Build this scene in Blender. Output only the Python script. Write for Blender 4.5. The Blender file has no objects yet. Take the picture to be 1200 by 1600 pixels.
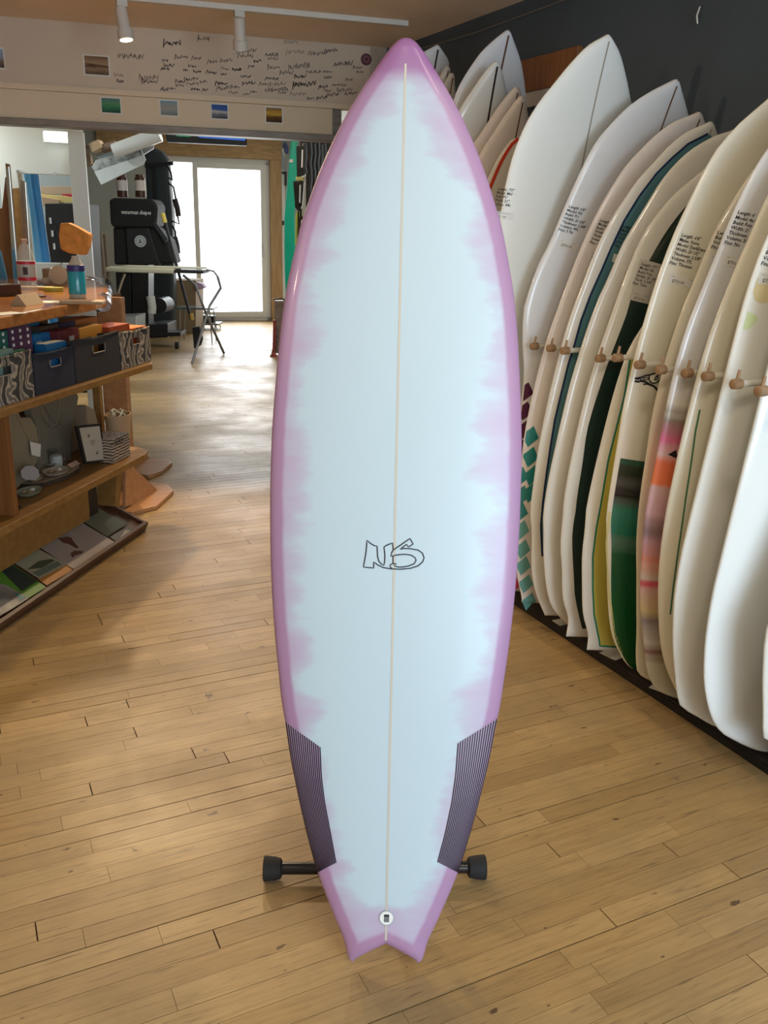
import bpy, math, random
import numpy as np
from math import sin, cos, radians, pi, sqrt, atan2
from mathutils import Matrix, Vector
random.seed(7)
SC = bpy.context.scene
COL = SC.collection

# ------------------------------------------------------------------ camera
FPX, PITCH, ROLL, YAW, CH = 1380.0, radians(17.76), radians(1.5), radians(26.1), 1.4
fw = Vector((sin(YAW)*cos(PITCH), cos(YAW)*cos(PITCH), -sin(PITCH)))
r0 = Vector((cos(YAW), -sin(YAW), 0)); u0 = r0.cross(fw)
RR = r0*cos(ROLL)+u0*sin(ROLL); UU = -r0*sin(ROLL)+u0*cos(ROLL)
CAM = Vector((0, 0, CH))
cd = bpy.data.cameras.new('camera'); co = bpy.data.objects.new('camera', cd); COL.objects.link(co)
cd.sensor_fit = 'VERTICAL'; cd.sensor_height = 36; cd.lens = FPX/1600*36; cd.clip_start = 0.05; cd.clip_end = 100
co.matrix_world = Matrix(((RR.x, UU.x, -fw.x, 0), (RR.y, UU.y, -fw.y, 0), (RR.z, UU.z, -fw.z, CH), (0, 0, 0, 1)))
SC.camera = co

# ------------------------------------------------------------------ light and exposure
SC.view_settings.view_transform = 'Standard'; SC.view_settings.look = 'None'
SC.view_settings.gamma = 1; SC.view_settings.use_curve_mapping = False
SC.view_settings.exposure = 0.0
wd = bpy.data.worlds.new('world'); SC.world = wd; wd.use_nodes = True
wd.node_tree.nodes['Background'].inputs[0].default_value = (0.90, 0.96, 1.0, 1)
wd.node_tree.nodes['Background'].inputs[1].default_value = 2.6

def area(loc, target, sx, sy, power, col):  # rectangular light, used for windows and lamps alike
    l = bpy.data.lights.new('daylight', 'AREA'); l.shape = 'RECTANGLE'; l.size = sx; l.size_y = sy
    l.energy = power; l.color = col
    o = bpy.data.objects.new('daylight', l); COL.objects.link(o)
    o.matrix_world = Matrix.Translation(loc) @ (Vector(target)-Vector(loc)).to_track_quat('-Z', 'Y').to_matrix().to_4x4()
    return o
def spot(loc, target, power, col, ang=70, blend=.5, size=.03):
    l = bpy.data.lights.new('track_spot', 'SPOT'); l.energy = power; l.color = col
    l.spot_size = radians(ang); l.spot_blend = blend; l.shadow_soft_size = size
    o = bpy.data.objects.new('track_spot', l); COL.objects.link(o)
    o.matrix_world = Matrix.Translation(loc) @ (Vector(target)-Vector(loc)).to_track_quat('-Z', 'Y').to_matrix().to_4x4()
    return o
BF_LAMP = (-.25, 6.05, 1.86)
WARM = (1.0, 0.76, 0.48)
DAY = (0.60, 0.81, 1.0)
# shop-front window behind the photographer (the wall it sits in is built below)
area((1.3, -2.35, 1.45), (1.3, 3, 0.9), 2.1, 1.9, 100, DAY)
# glazed sliding door at the far end
area((3.95, 13.1, 1.25), (3.0, 8, 0.6), 1.6, 2.1, 55, (0.95, 0.98, 1.0))
# lamp room behind the counter, fluorescent
area((-0.3, 8.3, 2.55), (-0.3, 8.0, 0), 0.5, 0.4, 60, (0.95, 1.0, 0.97))
area((2.4, 8.6, 2.6), (2.4, 8.6, 0), 0.9, 0.9, 26, (1.0, 0.93, 0.82))  # soft area light high in the back room
area(BF_LAMP, (-.2, 6.6, 1.7), .5, .10, 9, (0.95, 1.0, 0.97))  # unseen fluorescent lamp behind the header, brightens the panelled wall
spot((-1.7, 1.1, 2.25), (1.3, 2.0, 1.0), 42, (1.0, .80, .55), 75, .6, .07)
# ceiling track lamps (the two in view and the rest of the track over the shop floor)
spot((0.75, 5.05, 2.20), (0.35, 2.9, 0.0), 110, WARM, 85, .6)
spot((1.52, 4.78, 2.16), (0.9, 3.2, 0.0), 90, WARM, 80, .6)
spot((0.0, 3.6, 2.36), (0.2, 1.6, 0.0), 45, WARM, 80, .7)
spot((-0.6, 2.6, 2.36), (1.9, 2.7, 1.2), 45, WARM, 60, .7)
spot((0.2, 0.4, 2.36), (0.9, 1.2, 0.0), 18, WARM, 100, .8, .08)
spot((1.0, 0.6, 2.36), (1.8, 1.8, 0.7), 18, (1.0, .86, .66), 90, .8, .08)

# ------------------------------------------------------------------ materials
def M(name, col, rough=.5, metal=0, noise=0, nscale=8, stretch=(1, 1, 1), spec=.5, emit=None, alpha=1, trans=0, bump=0, coat=0, col2=None, ior=1.45):
    m = bpy.data.materials.new(name); m.use_nodes = True
    nt = m.node_tree; b = nt.nodes['Principled BSDF']
    b.inputs['Base Color'].default_value = (*col, 1); b.inputs['Roughness'].default_value = rough
    b.inputs['Metallic'].default_value = metal; b.inputs['Specular IOR Level'].default_value = spec
    b.inputs['IOR'].default_value = ior
    if coat: b.inputs['Coat Weight'].default_value = coat; b.inputs['Coat Roughness'].default_value = .06
    if trans: b.inputs['Transmission Weight'].default_value = trans
    if alpha < 1: b.inputs['Alpha'].default_value = alpha
    if emit: b.inputs['Emission Color'].default_value = (*emit[0], 1); b.inputs['Emission Strength'].default_value = emit[1]
    if noise or bump or col2:
        tc = nt.nodes.new('ShaderNodeTexCoord'); mp = nt.nodes.new('ShaderNodeMapping'); mp.inputs['Scale'].default_value = stretch
        nz = nt.nodes.new('ShaderNodeTexNoise'); nz.inputs['Scale'].default_value = nscale; nz.inputs['Detail'].default_value = 6
        nt.links.new(tc.outputs['Object'], mp.inputs[0]); nt.links.new(mp.outputs[0], nz.inputs['Vector'])
        if noise or col2:
            cr = nt.nodes.new('ShaderNodeValToRGB'); cr.color_ramp.elements[0].position = .3; cr.color_ramp.elements[1].position = .7
            c2 = col2 or tuple(c*(1-noise) for c in col)
            cr.color_ramp.elements[0].color = (*c2, 1); cr.color_ramp.elements[1].color = (*[min(1, c*(1+noise*.5)) for c in col], 1)
            nt.links.new(nz.outputs[0], cr.inputs[0]); nt.links.new(cr.outputs[0], b.inputs['Base Color'])
        if bump:
            bp = nt.nodes.new('ShaderNodeBump'); bp.inputs['Strength'].default_value = bump; bp.inputs['Distance'].default_value = .01
            nt.links.new(nz.outputs[0], bp.inputs['Height']); nt.links.new(bp.outputs[0], b.inputs['Normal'])
    return m

def N(nt, typ, **kw):
    n = nt.nodes.new(typ)
    for k, v in kw.items(): setattr(n, k, v)
    return n
def ramp(nt, stops, inp=None):
    n = nt.nodes.new('ShaderNodeValToRGB'); e = n.color_ramp.elements
    while len(e) < len(stops): e.new(.5)
    for i, (p, c) in enumerate(stops):
        e[i].position = p; e[i].color = (*c, 1) if len(c) == 3 else c
    if inp is not None: nt.links.new(inp, n.inputs[0])
    return n
def mixc(nt, fac, a, b, mode='MIX'):
    n = nt.nodes.new('ShaderNodeMix'); n.data_type = 'RGBA'; n.blend_type = mode
    for s, v in ((0, fac), (6, a), (7, b)):
        if isinstance(v, bpy.types.NodeSocket): nt.links.new(v, n.inputs[s])
        elif s == 0: n.inputs[0].default_value = v
        else: n.inputs[s].default_value = (*v, 1)
    return n.outputs[2]
def math_(nt, op, a, b=0.0, clamp=False):
    n = nt.nodes.new('ShaderNodeMath'); n.operation = op; n.use_clamp = clamp
    for s, v in ((0, a), (1, b)):
        if isinstance(v, bpy.types.NodeSocket): nt.links.new(v, n.inputs[s])
        else: n.inputs[s].default_value = v
    return n.outputs[0]
def noise_(nt, scale, stretch=(1, 1, 1), detail=5, rough=.5, loc=(0, 0, 0)):
    tc = N(nt, 'ShaderNodeTexCoord'); mp = N(nt, 'ShaderNodeMapping'); mp.inputs['Scale'].default_value = stretch
    mp.inputs['Location'].default_value = loc
    nz = N(nt, 'ShaderNodeTexNoise'); nz.inputs['Scale'].default_value = scale; nz.inputs['Detail'].default_value = detail
    nz.inputs['Roughness'].default_value = rough
    nt.links.new(tc.outputs['Object'], mp.inputs[0]); nt.links.new(mp.outputs[0], nz.inputs['Vector'])
    return nz.outputs[0]

def floor_mat():
    m = M('oak_strip_floor', (.4, .3, .18), .38); nt = m.node_tree; b = nt.nodes['Principled BSDF']
    geo = N(nt, 'ShaderNodeNewGeometry'); oi = N(nt, 'ShaderNodeObjectInfo')
    rnd = math_(nt, 'FRACT', math_(nt, 'ADD', math_(nt, 'MULTIPLY', geo.outputs['Random Per Island'], 3.7), oi.outputs['Random']))
    base = ramp(nt, [(0, (.36, .225, .090)), (.35, (.41, .262, .108)), (.7, (.445, .288, .122)), (1, (.49, .325, .145))], rnd).outputs[0]
    # grain follows the boards (world position so that it differs from plank to plank)
    mp = N(nt, 'ShaderNodeMapping'); mp.inputs['Scale'].default_value = (2.2, 42, 1); nt.links.new(geo.outputs['Position'], mp.inputs[0])
    off = N(nt, 'ShaderNodeCombineXYZ'); nt.links.new(math_(nt, 'MULTIPLY', rnd, 31), off.inputs[0]); nt.links.new(off.outputs[0], mp.inputs['Location'])
    g = N(nt, 'ShaderNodeTexNoise'); g.inputs['Scale'].default_value = 2.5; g.inputs['Detail'].default_value = 7; g.inputs['Roughness'].default_value = .6
    nt.links.new(mp.outputs[0], g.inputs['Vector'])
    gr = ramp(nt, [(.28, (.70, .66, .60)), (.5, (.93, .92, .90)), (.75, (1.06, 1.05, 1.02))], g.outputs[0]).outputs[0]
    c = mixc(nt, 1.0, base, gr, 'MULTIPLY')
    # broad wear: greyish scuffed patches
    w = N(nt, 'ShaderNodeTexNoise'); w.inputs['Scale'].default_value = 2.1; w.inputs['Detail'].default_value = 5; w.inputs['Roughness'].default_value = .65
    nt.links.new(geo.outputs['Position'], w.inputs['Vector'])
    wr = ramp(nt, [(.42, (0, 0, 0)), (.66, (.6, .6, .6))], w.outputs[0]).outputs[0]
    c = mixc(nt, wr, c, (.24, .17, .085))
    # dark stains and nicks
    mp2 = N(nt, 'ShaderNodeMapping'); mp2.inputs['Scale'].default_value = (9, 22, 1); nt.links.new(geo.outputs['Position'], mp2.inputs[0])
    s = N(nt, 'ShaderNodeTexNoise'); s.inputs['Scale'].default_value = 1.6; s.inputs['Detail'].default_value = 3
    nt.links.new(mp2.outputs[0], s.inputs['Vector'])
    sr = ramp(nt, [(.70, (0, 0, 0)), (.72, (.85, .85, .85))], s.outputs[0]).outputs[0]
    c = mixc(nt, sr, c, (.07, .035, .015))
    mp3 = N(nt, 'ShaderNodeMapping'); mp3.inputs['Scale'].default_value = (5, 60, 1); nt.links.new(geo.outputs['Position'], mp3.inputs[0])
    s2 = N(nt, 'ShaderNodeTexNoise'); s2.inputs['Scale'].default_value = 2; s2.inputs['Detail'].default_value = 4
    nt.links.new(mp3.outputs[0], s2.inputs['Vector'])
    s2r = ramp(nt, [(.60, (0, 0, 0)), (.70, (.7, .7, .7))], s2.outputs[0]).outputs[0]
    c = mixc(nt, s2r, c, (.16, .10, .05))
    nt.links.new(c, b.inputs['Base Color'])
    rr = ramp(nt, [(.3, (.30, .30, .30)), (.7, (.52, .52, .52))], w.outputs[0]).outputs[0]
    nt.links.new(rr, b.inputs['Roughness'])
    bp = N(nt, 'ShaderNodeBump'); bp.inputs['Strength'].default_value = .25; bp.inputs['Distance'].default_value = .002
    nt.links.new(g.outputs[0], bp.inputs['Height']); nt.links.new(bp.outputs[0], b.inputs['Normal'])
    return m
def wood(name, c, c2, axis=0, rough=.45, sc=1.0):
    st = [14*sc, 14*sc, 14*sc]; st[axis] = 1.2*sc
    return M(name, c, rough, nscale=2.5, stretch=tuple(st), col2=c2)

mFLOOR = floor_mat()
mSUB = M('subfloor_dark', (.05, .03, .015), .9)
mWALL_DK = M('charcoal_paint', (.068, .092, .118), .75, noise=.15, nscale=2)
mCEIL = M('tan_ceiling_paint', (.85, .71, .54), .8, noise=.08, nscale=3)
mBAND = M('ivory_plaster', (.64, .54, .42), .75, noise=.10, nscale=1.3, bump=.05)
mHEAD = M('cream_plaster', (.72, .60, .42), .6, noise=.08, nscale=1.5)
mTRIM = wood('grey_worn_trim', (.28, .24, .19), (.18, .15, .12), 0)
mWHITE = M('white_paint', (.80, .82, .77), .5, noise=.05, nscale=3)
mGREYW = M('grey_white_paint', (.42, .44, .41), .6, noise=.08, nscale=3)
mBEAM = wood('knotty_pine', (.46, .29, .12), (.30, .17, .06), 0)
mBEAMV = wood('knotty_pine_post', (.46, .29, .12), (.30, .17, .06), 2)
mCTR = wood('varnished_fir', (.50, .22, .07), (.36, .13, .035), 0, .12)
mCTRE = M('varnished_edge', (.30, .10, .03), .18, noise=.4, nscale=12)
mPLY = wood('shelf_plywood', (.33, .175, .05), (.24, .12, .032), 0, .45)
mPLYD = wood('red_plywood', (.29, .12, .038), (.20, .075, .022), 2, .4)
mFOOT = wood('foot_plywood', (.52, .28, .13), (.42, .20, .09), 0, .35)
mTRAY = M('dark_walnut', (.10, .042, .022), .4, noise=.3, nscale=20)
mBLACK = M('black_plastic', (.012, .012, .014), .45)
mBLACKT = M('black_gloss_tube', (.010, .010, .013), .22, coat=.3)
mRUB = M('black_rubber', (.018, .018, .019), .75)
mBAG = M('black_nylon', (.010, .011, .013), .7, bump=.1, nscale=60)
mBAG2 = M('slate_nylon', (.028, .038, .044), .65, bump=.1, nscale=60)
mFOAMW = M('cool_white_gloss', (.83, .86, .86), .16, coat=.5)
mCREAM = M('cream_gloss', (.82, .79, .68), .2, coat=.4)
mCREAM2 = M('warm_white_gloss', (.80, .79, .75), .16, coat=.5)
mPINKW = M('faint_pink_gloss', (.83, .78, .77), .18, coat=.4)
mBLUEW = M('blue_white_gloss', (.80, .82, .86), .2, coat=.4)
mMATW = M('sanded_white', (.86, .87, .84), .42)
mSTR = M('brown_stringer', (.16, .075, .035), .3)
mSTRG = M('grey_stringer', (.40, .36, .30), .3)
mSTRB = M('black_stringer', (.02, .012, .010), .3)
mSTRL = M('pale_stringer', (.60, .55, .47), .25)
mTEAL = M('teal_resin', (.012, .26, .27), .22, coat=.4)
mTEAL2 = M('faded_teal_resin', (.16, .42, .42), .25)
mPLUM = M('plum_resin', (.09, .012, .06), .22)
mPINK = M('pink_resin', (.85, .10, .25), .22)
mNAVY = M('navy_pinline', (.012, .03, .10), .25)
mSLATE = M('blue_teal_inlay', (.10, .25, .30), .2, coat=.4)
mDKG = M('bottle_green_resin', (.003, .028, .022), .06, coat=1)
mPINL = M('green_pinline', (.02, .22, .15), .25)
mYEL = M('mustard_resin', (.62, .56, .12), .25)
mRED = M('red_resin', (.65, .05, .02), .22)
mINK = M('black_ink', (.012, .012, .02), .5)
mLBL = M('label_paper', (.66, .64, .60), .5)
mTAG = M('label_strip', (.80, .79, .76), .4)
mPEG = M('white_peg_sleeve', (.72, .70, .64), .35)
mCORK = M('tan_rubber_cap', (.36, .22, .12), .6, noise=.2, nscale=60)
mCARPET = M('rack_carpet', (.035, .022, .018), .95, bump=.4, nscale=90)
mTRACK = M('white_track_metal', (.62, .60, .55), .4)
mCHROME = M('bright_metal', (.62, .62, .60), .25, 1)
mGREYM = M('grey_tube', (.22, .22, .22), .4, .5)
mGREEN = M('sea_green_board', (.0, .42, .27), .35)
mBLUE = M('blue_vinyl', (.02, .17, .42), .35)
mBLUE2 = M('pale_blue_vinyl', (.10, .33, .55), .35)
mGLASS = M('clear_plastic', (.92, .95, .95), .05, trans=1, ior=1.3)
mPLAST = M('cloudy_plastic', (.62, .67, .68), .25, alpha=.82, noise=.1, nscale=6)
mBFLU = M('blue_fluid', (.02, .32, .42), .15, coat=.3)
mORNG = M('orange_chamois', (.62, .25, .05), .85, noise=.25, nscale=30, bump=.4)
mCARD = M('kraft_card', (.44, .32, .20), .8)
mPAPER = M('white_paper', (.74, .73, .68), .6)
mIRON = M('cream_pad', (.52, .52, .40), .85)
mBUST = M('grey_velvet', (.20, .17, .125), .9)
mBUST2 = M('beige_linen', (.28, .235, .15), .9)
mSILV = M('silver_chain', (.50, .46, .38), .3, 1)
mCLAY = M('shell_ceramic', (.48, .42, .34), .4, noise=.2, nscale=30)
mBARK = M('tree_bark', (.07, .045, .03), .9, noise=.5, nscale=50, bump=.5)
mSLICE = M('wood_slice', (.36, .27, .17), .6, noise=.2, nscale=14)
mDOORW = M('vinyl_door_frame', (.66, .64, .58), .4)
def pane_mat():
    m = M('door_glass', (1, 1, 1), 0.0, trans=1, ior=1.02); return m
mPANE = pane_mat()

# ------------------------------------------------------------------ mesh helpers
WM = {}
def reg(o, mw): WM[o.name] = mw.copy(); return o
def tag(o, label=None, cat=None, group=None, kind=None):
    if label: o['label'] = label
    if cat: o['category'] = cat
    if group: o['group'] = group
    if kind: o['kind'] = kind
    return o
def thing(name, loc, label, cat, group=None, rz=0):
    o = bpy.data.objects.new(name, None); o.empty_display_size = .05
    COL.objects.link(o); mw = Matrix.Translation(loc) @ Matrix.Rotation(rz, 4, 'Z'); o.matrix_basis = mw
    reg(o, mw); return tag(o, label, cat, group)

class MB:
    def __init__(s, F=None): s.v = []; s.f = []; s.F = F or Matrix.Identity(4)
    def add(s, vs, fs):
        n = len(s.v); s.v += [s.F @ Vector(v) for v in vs]; s.f += [tuple(i+n for i in f) for f in fs]; return s
    def box(s, c, d, R=None):
        hx, hy, hz = d[0]/2, d[1]/2, d[2]/2
        vs = [Vector((x, y, z)) for x in (-hx, hx) for y in (-hy, hy) for z in (-hz, hz)]
        if R is not None: vs = [R @ v for v in vs]
        vs = [v+Vector(c) for v in vs]
        return s.add(vs, [(0, 1, 3, 2), (4, 6, 7, 5), (0, 4, 5, 1), (2, 3, 7, 6), (0, 2, 6, 4), (1, 5, 7, 3)])
    def bb(s, a, b):
        return s.box([(a[i]+b[i])/2 for i in range(3)], [abs(a[i]-b[i]) for i in range(3)])
    def cyl(s, a, b, r, r2=None, n=14, cap=True):
        return s.tube([a, b], [r, r if r2 is None else r2], n, cap)
    def tube(s, pts, r, n=8, cap=True):
        pts = [Vector(p) for p in pts]; rs = r if isinstance(r, (list, tuple)) else [r]*len(pts)
        vs = []; ref = None
        for i, p in enumerate(pts):
            t = (pts[min(i+1, len(pts)-1)]-pts[max(i-1, 0)]).normalized()
            if ref is None: ref = Vector((0, 0, 1)) if abs(t.z) < .9 else Vector((1, 0, 0))
            a = t.cross(ref).normalized(); b = a.cross(t).normalized(); ref = b
            for k in range(n):
                an = 2*pi*k/n; vs.append(p+(a*cos(an)+b*sin(an))*rs[i])
        fs = [(i*n+k, i*n+(k+1) % n, (i+1)*n+(k+1) % n, (i+1)*n+k) for i in range(len(pts)-1) for k in range(n)]
        if cap: fs += [tuple(range(n-1, -1, -1)), tuple((len(pts)-1)*n+k for k in range(n))]
        return s.add(vs, fs)
    def lathe(s, prof, base=(0, 0, 0), n=20, sx=1, sy=1):
        vs = [(base[0]+r*cos(2*pi*k/n)*sx, base[1]+r*sin(2*pi*k/n)*sy, base[2]+z) for r, z in prof for k in range(n)]
        m = len(prof)
        fs = [(i*n+k, i*n+(k+1) % n, (i+1)*n+(k+1) % n, (i+1)*n+k) for i in range(m-1) for k in range(n)]
        fs += [tuple(range(n-1, -1, -1)), tuple((m-1)*n+k for k in range(n))]
        return s.add(vs, fs)
    def prism(s, poly, z0, z1, ax=2):
        n = len(poly)
        def P(p, z): return (p[0], p[1], z) if ax == 2 else ((p[0], z, p[1]) if ax == 1 else (z, p[0], p[1]))
        vs = [P(p, z0) for p in poly]+[P(p, z1) for p in poly]
        fs = [tuple(range(n-1, -1, -1)), tuple(range(n, 2*n))]+[(i, (i+1) % n, n+(i+1) % n, n+i) for i in range(n)]
        return s.add(vs, fs)
    def obj(s, name, mat, parent=None, bevel=0, smooth=False, origin=None, seg=2):
        me = bpy.data.meshes.new(name); o = bpy.data.objects.new(name, me); COL.objects.link(o)
        if parent is not None:
            o.parent = parent; mw = WM[parent.name]
        else:
            mw = Matrix.Translation(origin if origin is not None else (0, 0, 0)); o.matrix_basis = mw
        inv = mw.inverted(); me.from_pydata([inv @ v for v in s.v], [], s.f)
        reg(o, mw); me.materials.append(mat)
        import bmesh
        bm = bmesh.new(); bm.from_mesh(me); bmesh.ops.recalc_face_normals(bm, faces=bm.faces); bm.to_mesh(me); bm.free()
        if smooth:
            me.polygons.foreach_set('use_smooth', [True]*len(me.polygons))
            try: me.set_sharp_from_angle(angle=radians(40))
            except Exception: pass
        if bevel:
            md = o.modifiers.new('bevel', 'BEVEL'); md.width = bevel; md.segments = seg; md.limit_method = 'ANGLE'; md.angle_limit = radians(40)
        return o
def struct(name, mb, mat, parent=None, **k):
    o = mb.obj(name, mat, parent, **k)
    if parent is None: o['kind'] = 'structure'
    return o

def ray(px, py): return fw+RR*((px-600)/FPX)-UU*((py-800)/FPX)
def on(F, px, py, axis, val):
    """point of local frame F seen at a pixel, on the local plane coordinate[axis] = val"""
    Fi = F.inverted(); c = Fi @ CAM; d = Fi.to_3x3() @ ray(px, py)
    return c+d*((val-c[axis])/d[axis])
I4 = Matrix.Identity(4)
def frame(o, ex, ey, ez):
    return Matrix(((ex[0], ey[0], ez[0], o[0]), (ex[1], ey[1], ez[1], o[1]), (ex[2], ey[2], ez[2], o[2]), (0, 0, 0, 1)))
_n = sqrt(.707**2+.938**2)
CF = frame((.746, 4.111, 0), (.707/_n, .938/_n, 0), (-.938/_n, .707/_n, 0), (0, 0, 1))   # display unit / counter
_m = sqrt(1+.18**2)
BF = frame((.416, 5.611, 0), (1/_m, -.18/_m, 0), (.18/_m, 1/_m, 0), (0, 0, 1))           # header wall
DF = frame((4.4, 13.45, 0), (1/_m, -.18/_m, 0), (.18/_m, 1/_m, 0), (0, 0, 1))            # far door wall
_e = radians(-26.1)
KF = frame((0, 0, 0), (cos(_e), sin(_e), 0), (-sin(_e), cos(_e), 0), (0, 0, 1))          # square to the photographer
def KFat(d): return KF @ Matrix.Translation((0, d, 0))
def pbox(F, x0, y0, x1, y1, v, depth, mb=None):
    """box standing in frame F whose front face (at local y=v) covers a pixel rectangle"""
    a = on(F, x0, (y0+y1)/2, 1, v); b = on(F, x1, (y0+y1)/2, 1, v); t = on(F, (x0+x1)/2, y0, 1, v); u = on(F, (x0+x1)/2, y1, 1, v)
    mb = mb or MB(F); mb.bb((a.x, v, u.z), (b.x, v+depth, t.z)); return mb
def pprism(F, pix, v, depth, mb=None):
    mb = mb or MB(F); poly = [on(F, x, y, 1, v) for x, y in pix]
    return mb.prism([(p.x, p.z) for p in poly], v, v+depth, ax=1)

_txt = {}
def text2d(s, size=1.0, bold=False, align='LEFT', space=1.0):
    key = (s, align, space)
    if key not in _txt:
        c = bpy.data.curves.new('txt', 'FONT'); c.body = s; c.size = 1; c.resolution_u = 1; c.align_x = align; c.space_line = space
        if bold: c.offset = .015
        o = bpy.data.objects.new('txt', c); COL.objects.link(o)
        dg = bpy.context.evaluated_depsgraph_get(); me = bpy.data.meshes.new_from_object(o.evaluated_get(dg))
        _txt[key] = ([(v.co.x, v.co.y) for v in me.vertices], [tuple(p.vertices) for p in me.polygons])
        bpy.data.objects.remove(o); bpy.data.meshes.remove(me); bpy.data.curves.remove(c)
    vs, fs = _txt[key]
    return [(x*size, y*size) for x, y in vs], fs
def ribbon2d(pts, w):
    """flat ribbon along a 2-D polyline: returns verts, faces"""
    P = [np.array(p, float) for p in pts]; vs = []; fs = []
    for i, p in enumerate(P):
        t = P[min(i+1, len(P)-1)]-P[max(i-1, 0)]; t /= (np.linalg.norm(t)+1e-9); nn = np.array([-t[1], t[0]])*w/2
        vs += [tuple(p+nn), tuple(p-nn)]
        if i: fs.append((2*i-2, 2*i-1, 2*i+1, 2*i))
    return vs, fs
def dens(pts, step):
    out = [tuple(pts[0])]
    for a, b in zip(pts[:-1], pts[1:]):
        n = max(1, int(math.hypot(b[0]-a[0], b[1]-a[1])/step+.5))
        out += [(a[0]+(b[0]-a[0])*k/n, a[1]+(b[1]-a[1])*k/n) for k in range(1, n+1)]
    return out
def catmull(pts, n=6):
    P = [np.array(p, float) for p in pts]; P = [2*P[0]-P[1]]+P+[2*P[-1]-P[-2]]; out = []
    for i in range(1, len(P)-2):
        for k in range(n):
            t = k/n; a, b, c, d = P[i-1:i+3]
            out.append(tuple(.5*((2*b)+(-a+c)*t+(2*a-5*b+4*c-d)*t*t+(-a+3*b-3*c+d)*t**3)))
    out.append(tuple(P[-2])); return out

# ------------------------------------------------------------------ setting
struct('floor', MB().bb((-3.6, -2.5, -.05), (6, 15, -.009)), mSUB)
FLOOR = bpy.data.objects['floor']
def plank(mb, x0, x1, y0, y1, z):
    vs = [(x0, y0, z), (x1, y0, z), (x1, y1, z), (x0, y1, z), (x0, y0, z-.0095), (x1, y0, z-.0095), (x1, y1, z-.0095), (x0, y1, z-.0095)]
    return mb.add(vs, [(0, 1, 2, 3), (0, 4, 5, 1), (1, 5, 6, 2), (2, 6, 7, 3), (3, 7, 4, 0)])
SW = .057
rest = MB(); row = 0; y = -2.45; cnt = 0
rg = random.Random(11)
while y < 13.4:
    wide = rg.random() < .16
    g0 = .0004; g1 = .0026 if wide else rg.choice([.0004, .0007, .0010])
    near = .93 < y < 4.2
    X0, X1 = (-3.5, 2.5) if y < 5.3 else (-1.2, 5.9)
    x = X0-rg.random()*.8; cuts = []
    while x < X1: 
        ln = rg.choice([.28, .36, .45, .6, .8, .95, 1.2])*(1 if near else 1.2); cuts.append((x, min(x+ln, X1))); x += ln
    for a, b in cuts:
        a = max(a, X0)
        if b-a < .03: continue
        eg = .0024 if rg.random() < .25 else .0004
        z = rg.uniform(-.0003, 0)
        if near and b > -.35+max(0, (y-2))*.15 and a < 1.9:
            pm = MB(); plank(pm, a+.0004, b-eg, y+g0, y+SW-g1, z)
            pm.obj('plank', mFLOOR, FLOOR); cnt += 1
        else:
            plank(rest, a+.0004, b-eg, y+g0, y+SW-g1, z)
    y += SW; row += 1
o = rest.obj('plank', mFLOOR, FLOOR); o['kind'] = 'stuff'
print('single planks', cnt)

WX = 2.55; CZ = 2.42
struct('wall_right', MB().bb((WX, -2.5, 0), (WX+.12, 5.25, CZ+.05)), mWALL_DK)
struct('ceiling', MB().bb((-3.6, -2.5, CZ), (WX+.12, 6.1, CZ+.08)), mCEIL)
struct('wall_left', MB().bb((-3.62, -2.5, 0), (-3.5, 15, 3)), mHEAD)
# shop front with its window opening, behind the photographer
sf = MB(); sf.bb((-3.5, -2.62, 0), (WX, -2.5, .45)); sf.bb((-3.5, -2.62, 2.35), (WX, -2.5, CZ)); sf.bb((-3.5, -2.62, .45), (-.8, -2.5, 2.35)); sf.bb((2.4, -2.62, .45), (WX, -2.5, 2.35))
struct('wall_front', sf, mHEAD)
# header wall with signatures
hd = struct('wall_header', MB(BF).bb((-4.2, 0, 2.10), (2.12, .30, CZ)), mBAND)
struct('trim_1', MB(BF).bb((-4.2, -.012, 2.072), (2.0, .02, 2.10)), mHEAD)  # pale strip added for the highlight along the band's lower edge
struct('wall_soffit', MB(BF).bb((-4.2, .02, 1.93), (1.80, .11, 2.075)), mHEAD)
struct('trim_2', MB(BF).bb((-4.2, .0, 1.893), (1.86, .13, 1.93)), mTRIM, bevel=.004)
struct('trim_3', MB(BF).bb((1.80, .04, 1.92), (1.86, .26, 2.10)), mTRIM)
struct('wall_stub', MB(BF).bb((2.02, .0, 0), (2.3, .12, 2.42)), mWALL_DK)
# back room shell
struct('ceiling_back', MB().bb((-3.6, 5.7, 2.75), (6, 15, 2.8)), mWHITE)
struct('wall_back_right', MB().bb((4.95, 5.0, 0), (5.05, 14, 2.8)), mWHITE)
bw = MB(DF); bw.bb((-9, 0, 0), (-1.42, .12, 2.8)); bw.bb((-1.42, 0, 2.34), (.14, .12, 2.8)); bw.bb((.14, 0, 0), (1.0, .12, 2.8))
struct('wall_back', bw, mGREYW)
# white column and panelled wall behind the counter; the opening stands in for a mirror
cl = on(BF, 106.5, 230, 1, .5).x; cr = on(BF, 132, 230, 1, .5).x
struct('trim_4', MB(BF).bb((cl, .50, 0), (cr, .64, 1.92)), mWHITE, bevel=.004)
p_ = on(BF, 25, 270, 1, .7); q_ = on(BF, 130, 412, 1, .7); s_ = on(BF, 0, 432, 1, .7)
wp = MB(BF); wr_ = cr-.02; wl_ = p_.x
wp.bb((-3, .7, p_.z), (wr_, .78, 2.45)); wp.bb((-3, .7, s_.z-.25), (wr_, .78, q_.z)); wp.bb((wl_-.10, .7, q_.z), (wl_, .78, p_.z))
struct('wall_panel', wp, mWHITE)
sb = MB(BF)
for px, py in ((28, 268), (86, 271), (96, 413)):
    c = on(BF, px, py, 1, .69); sb.cyl((c.x, .70, c.z), (c.x, .685, c.z), .010)
struct('trim_5', sb, mCHROME)

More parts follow.
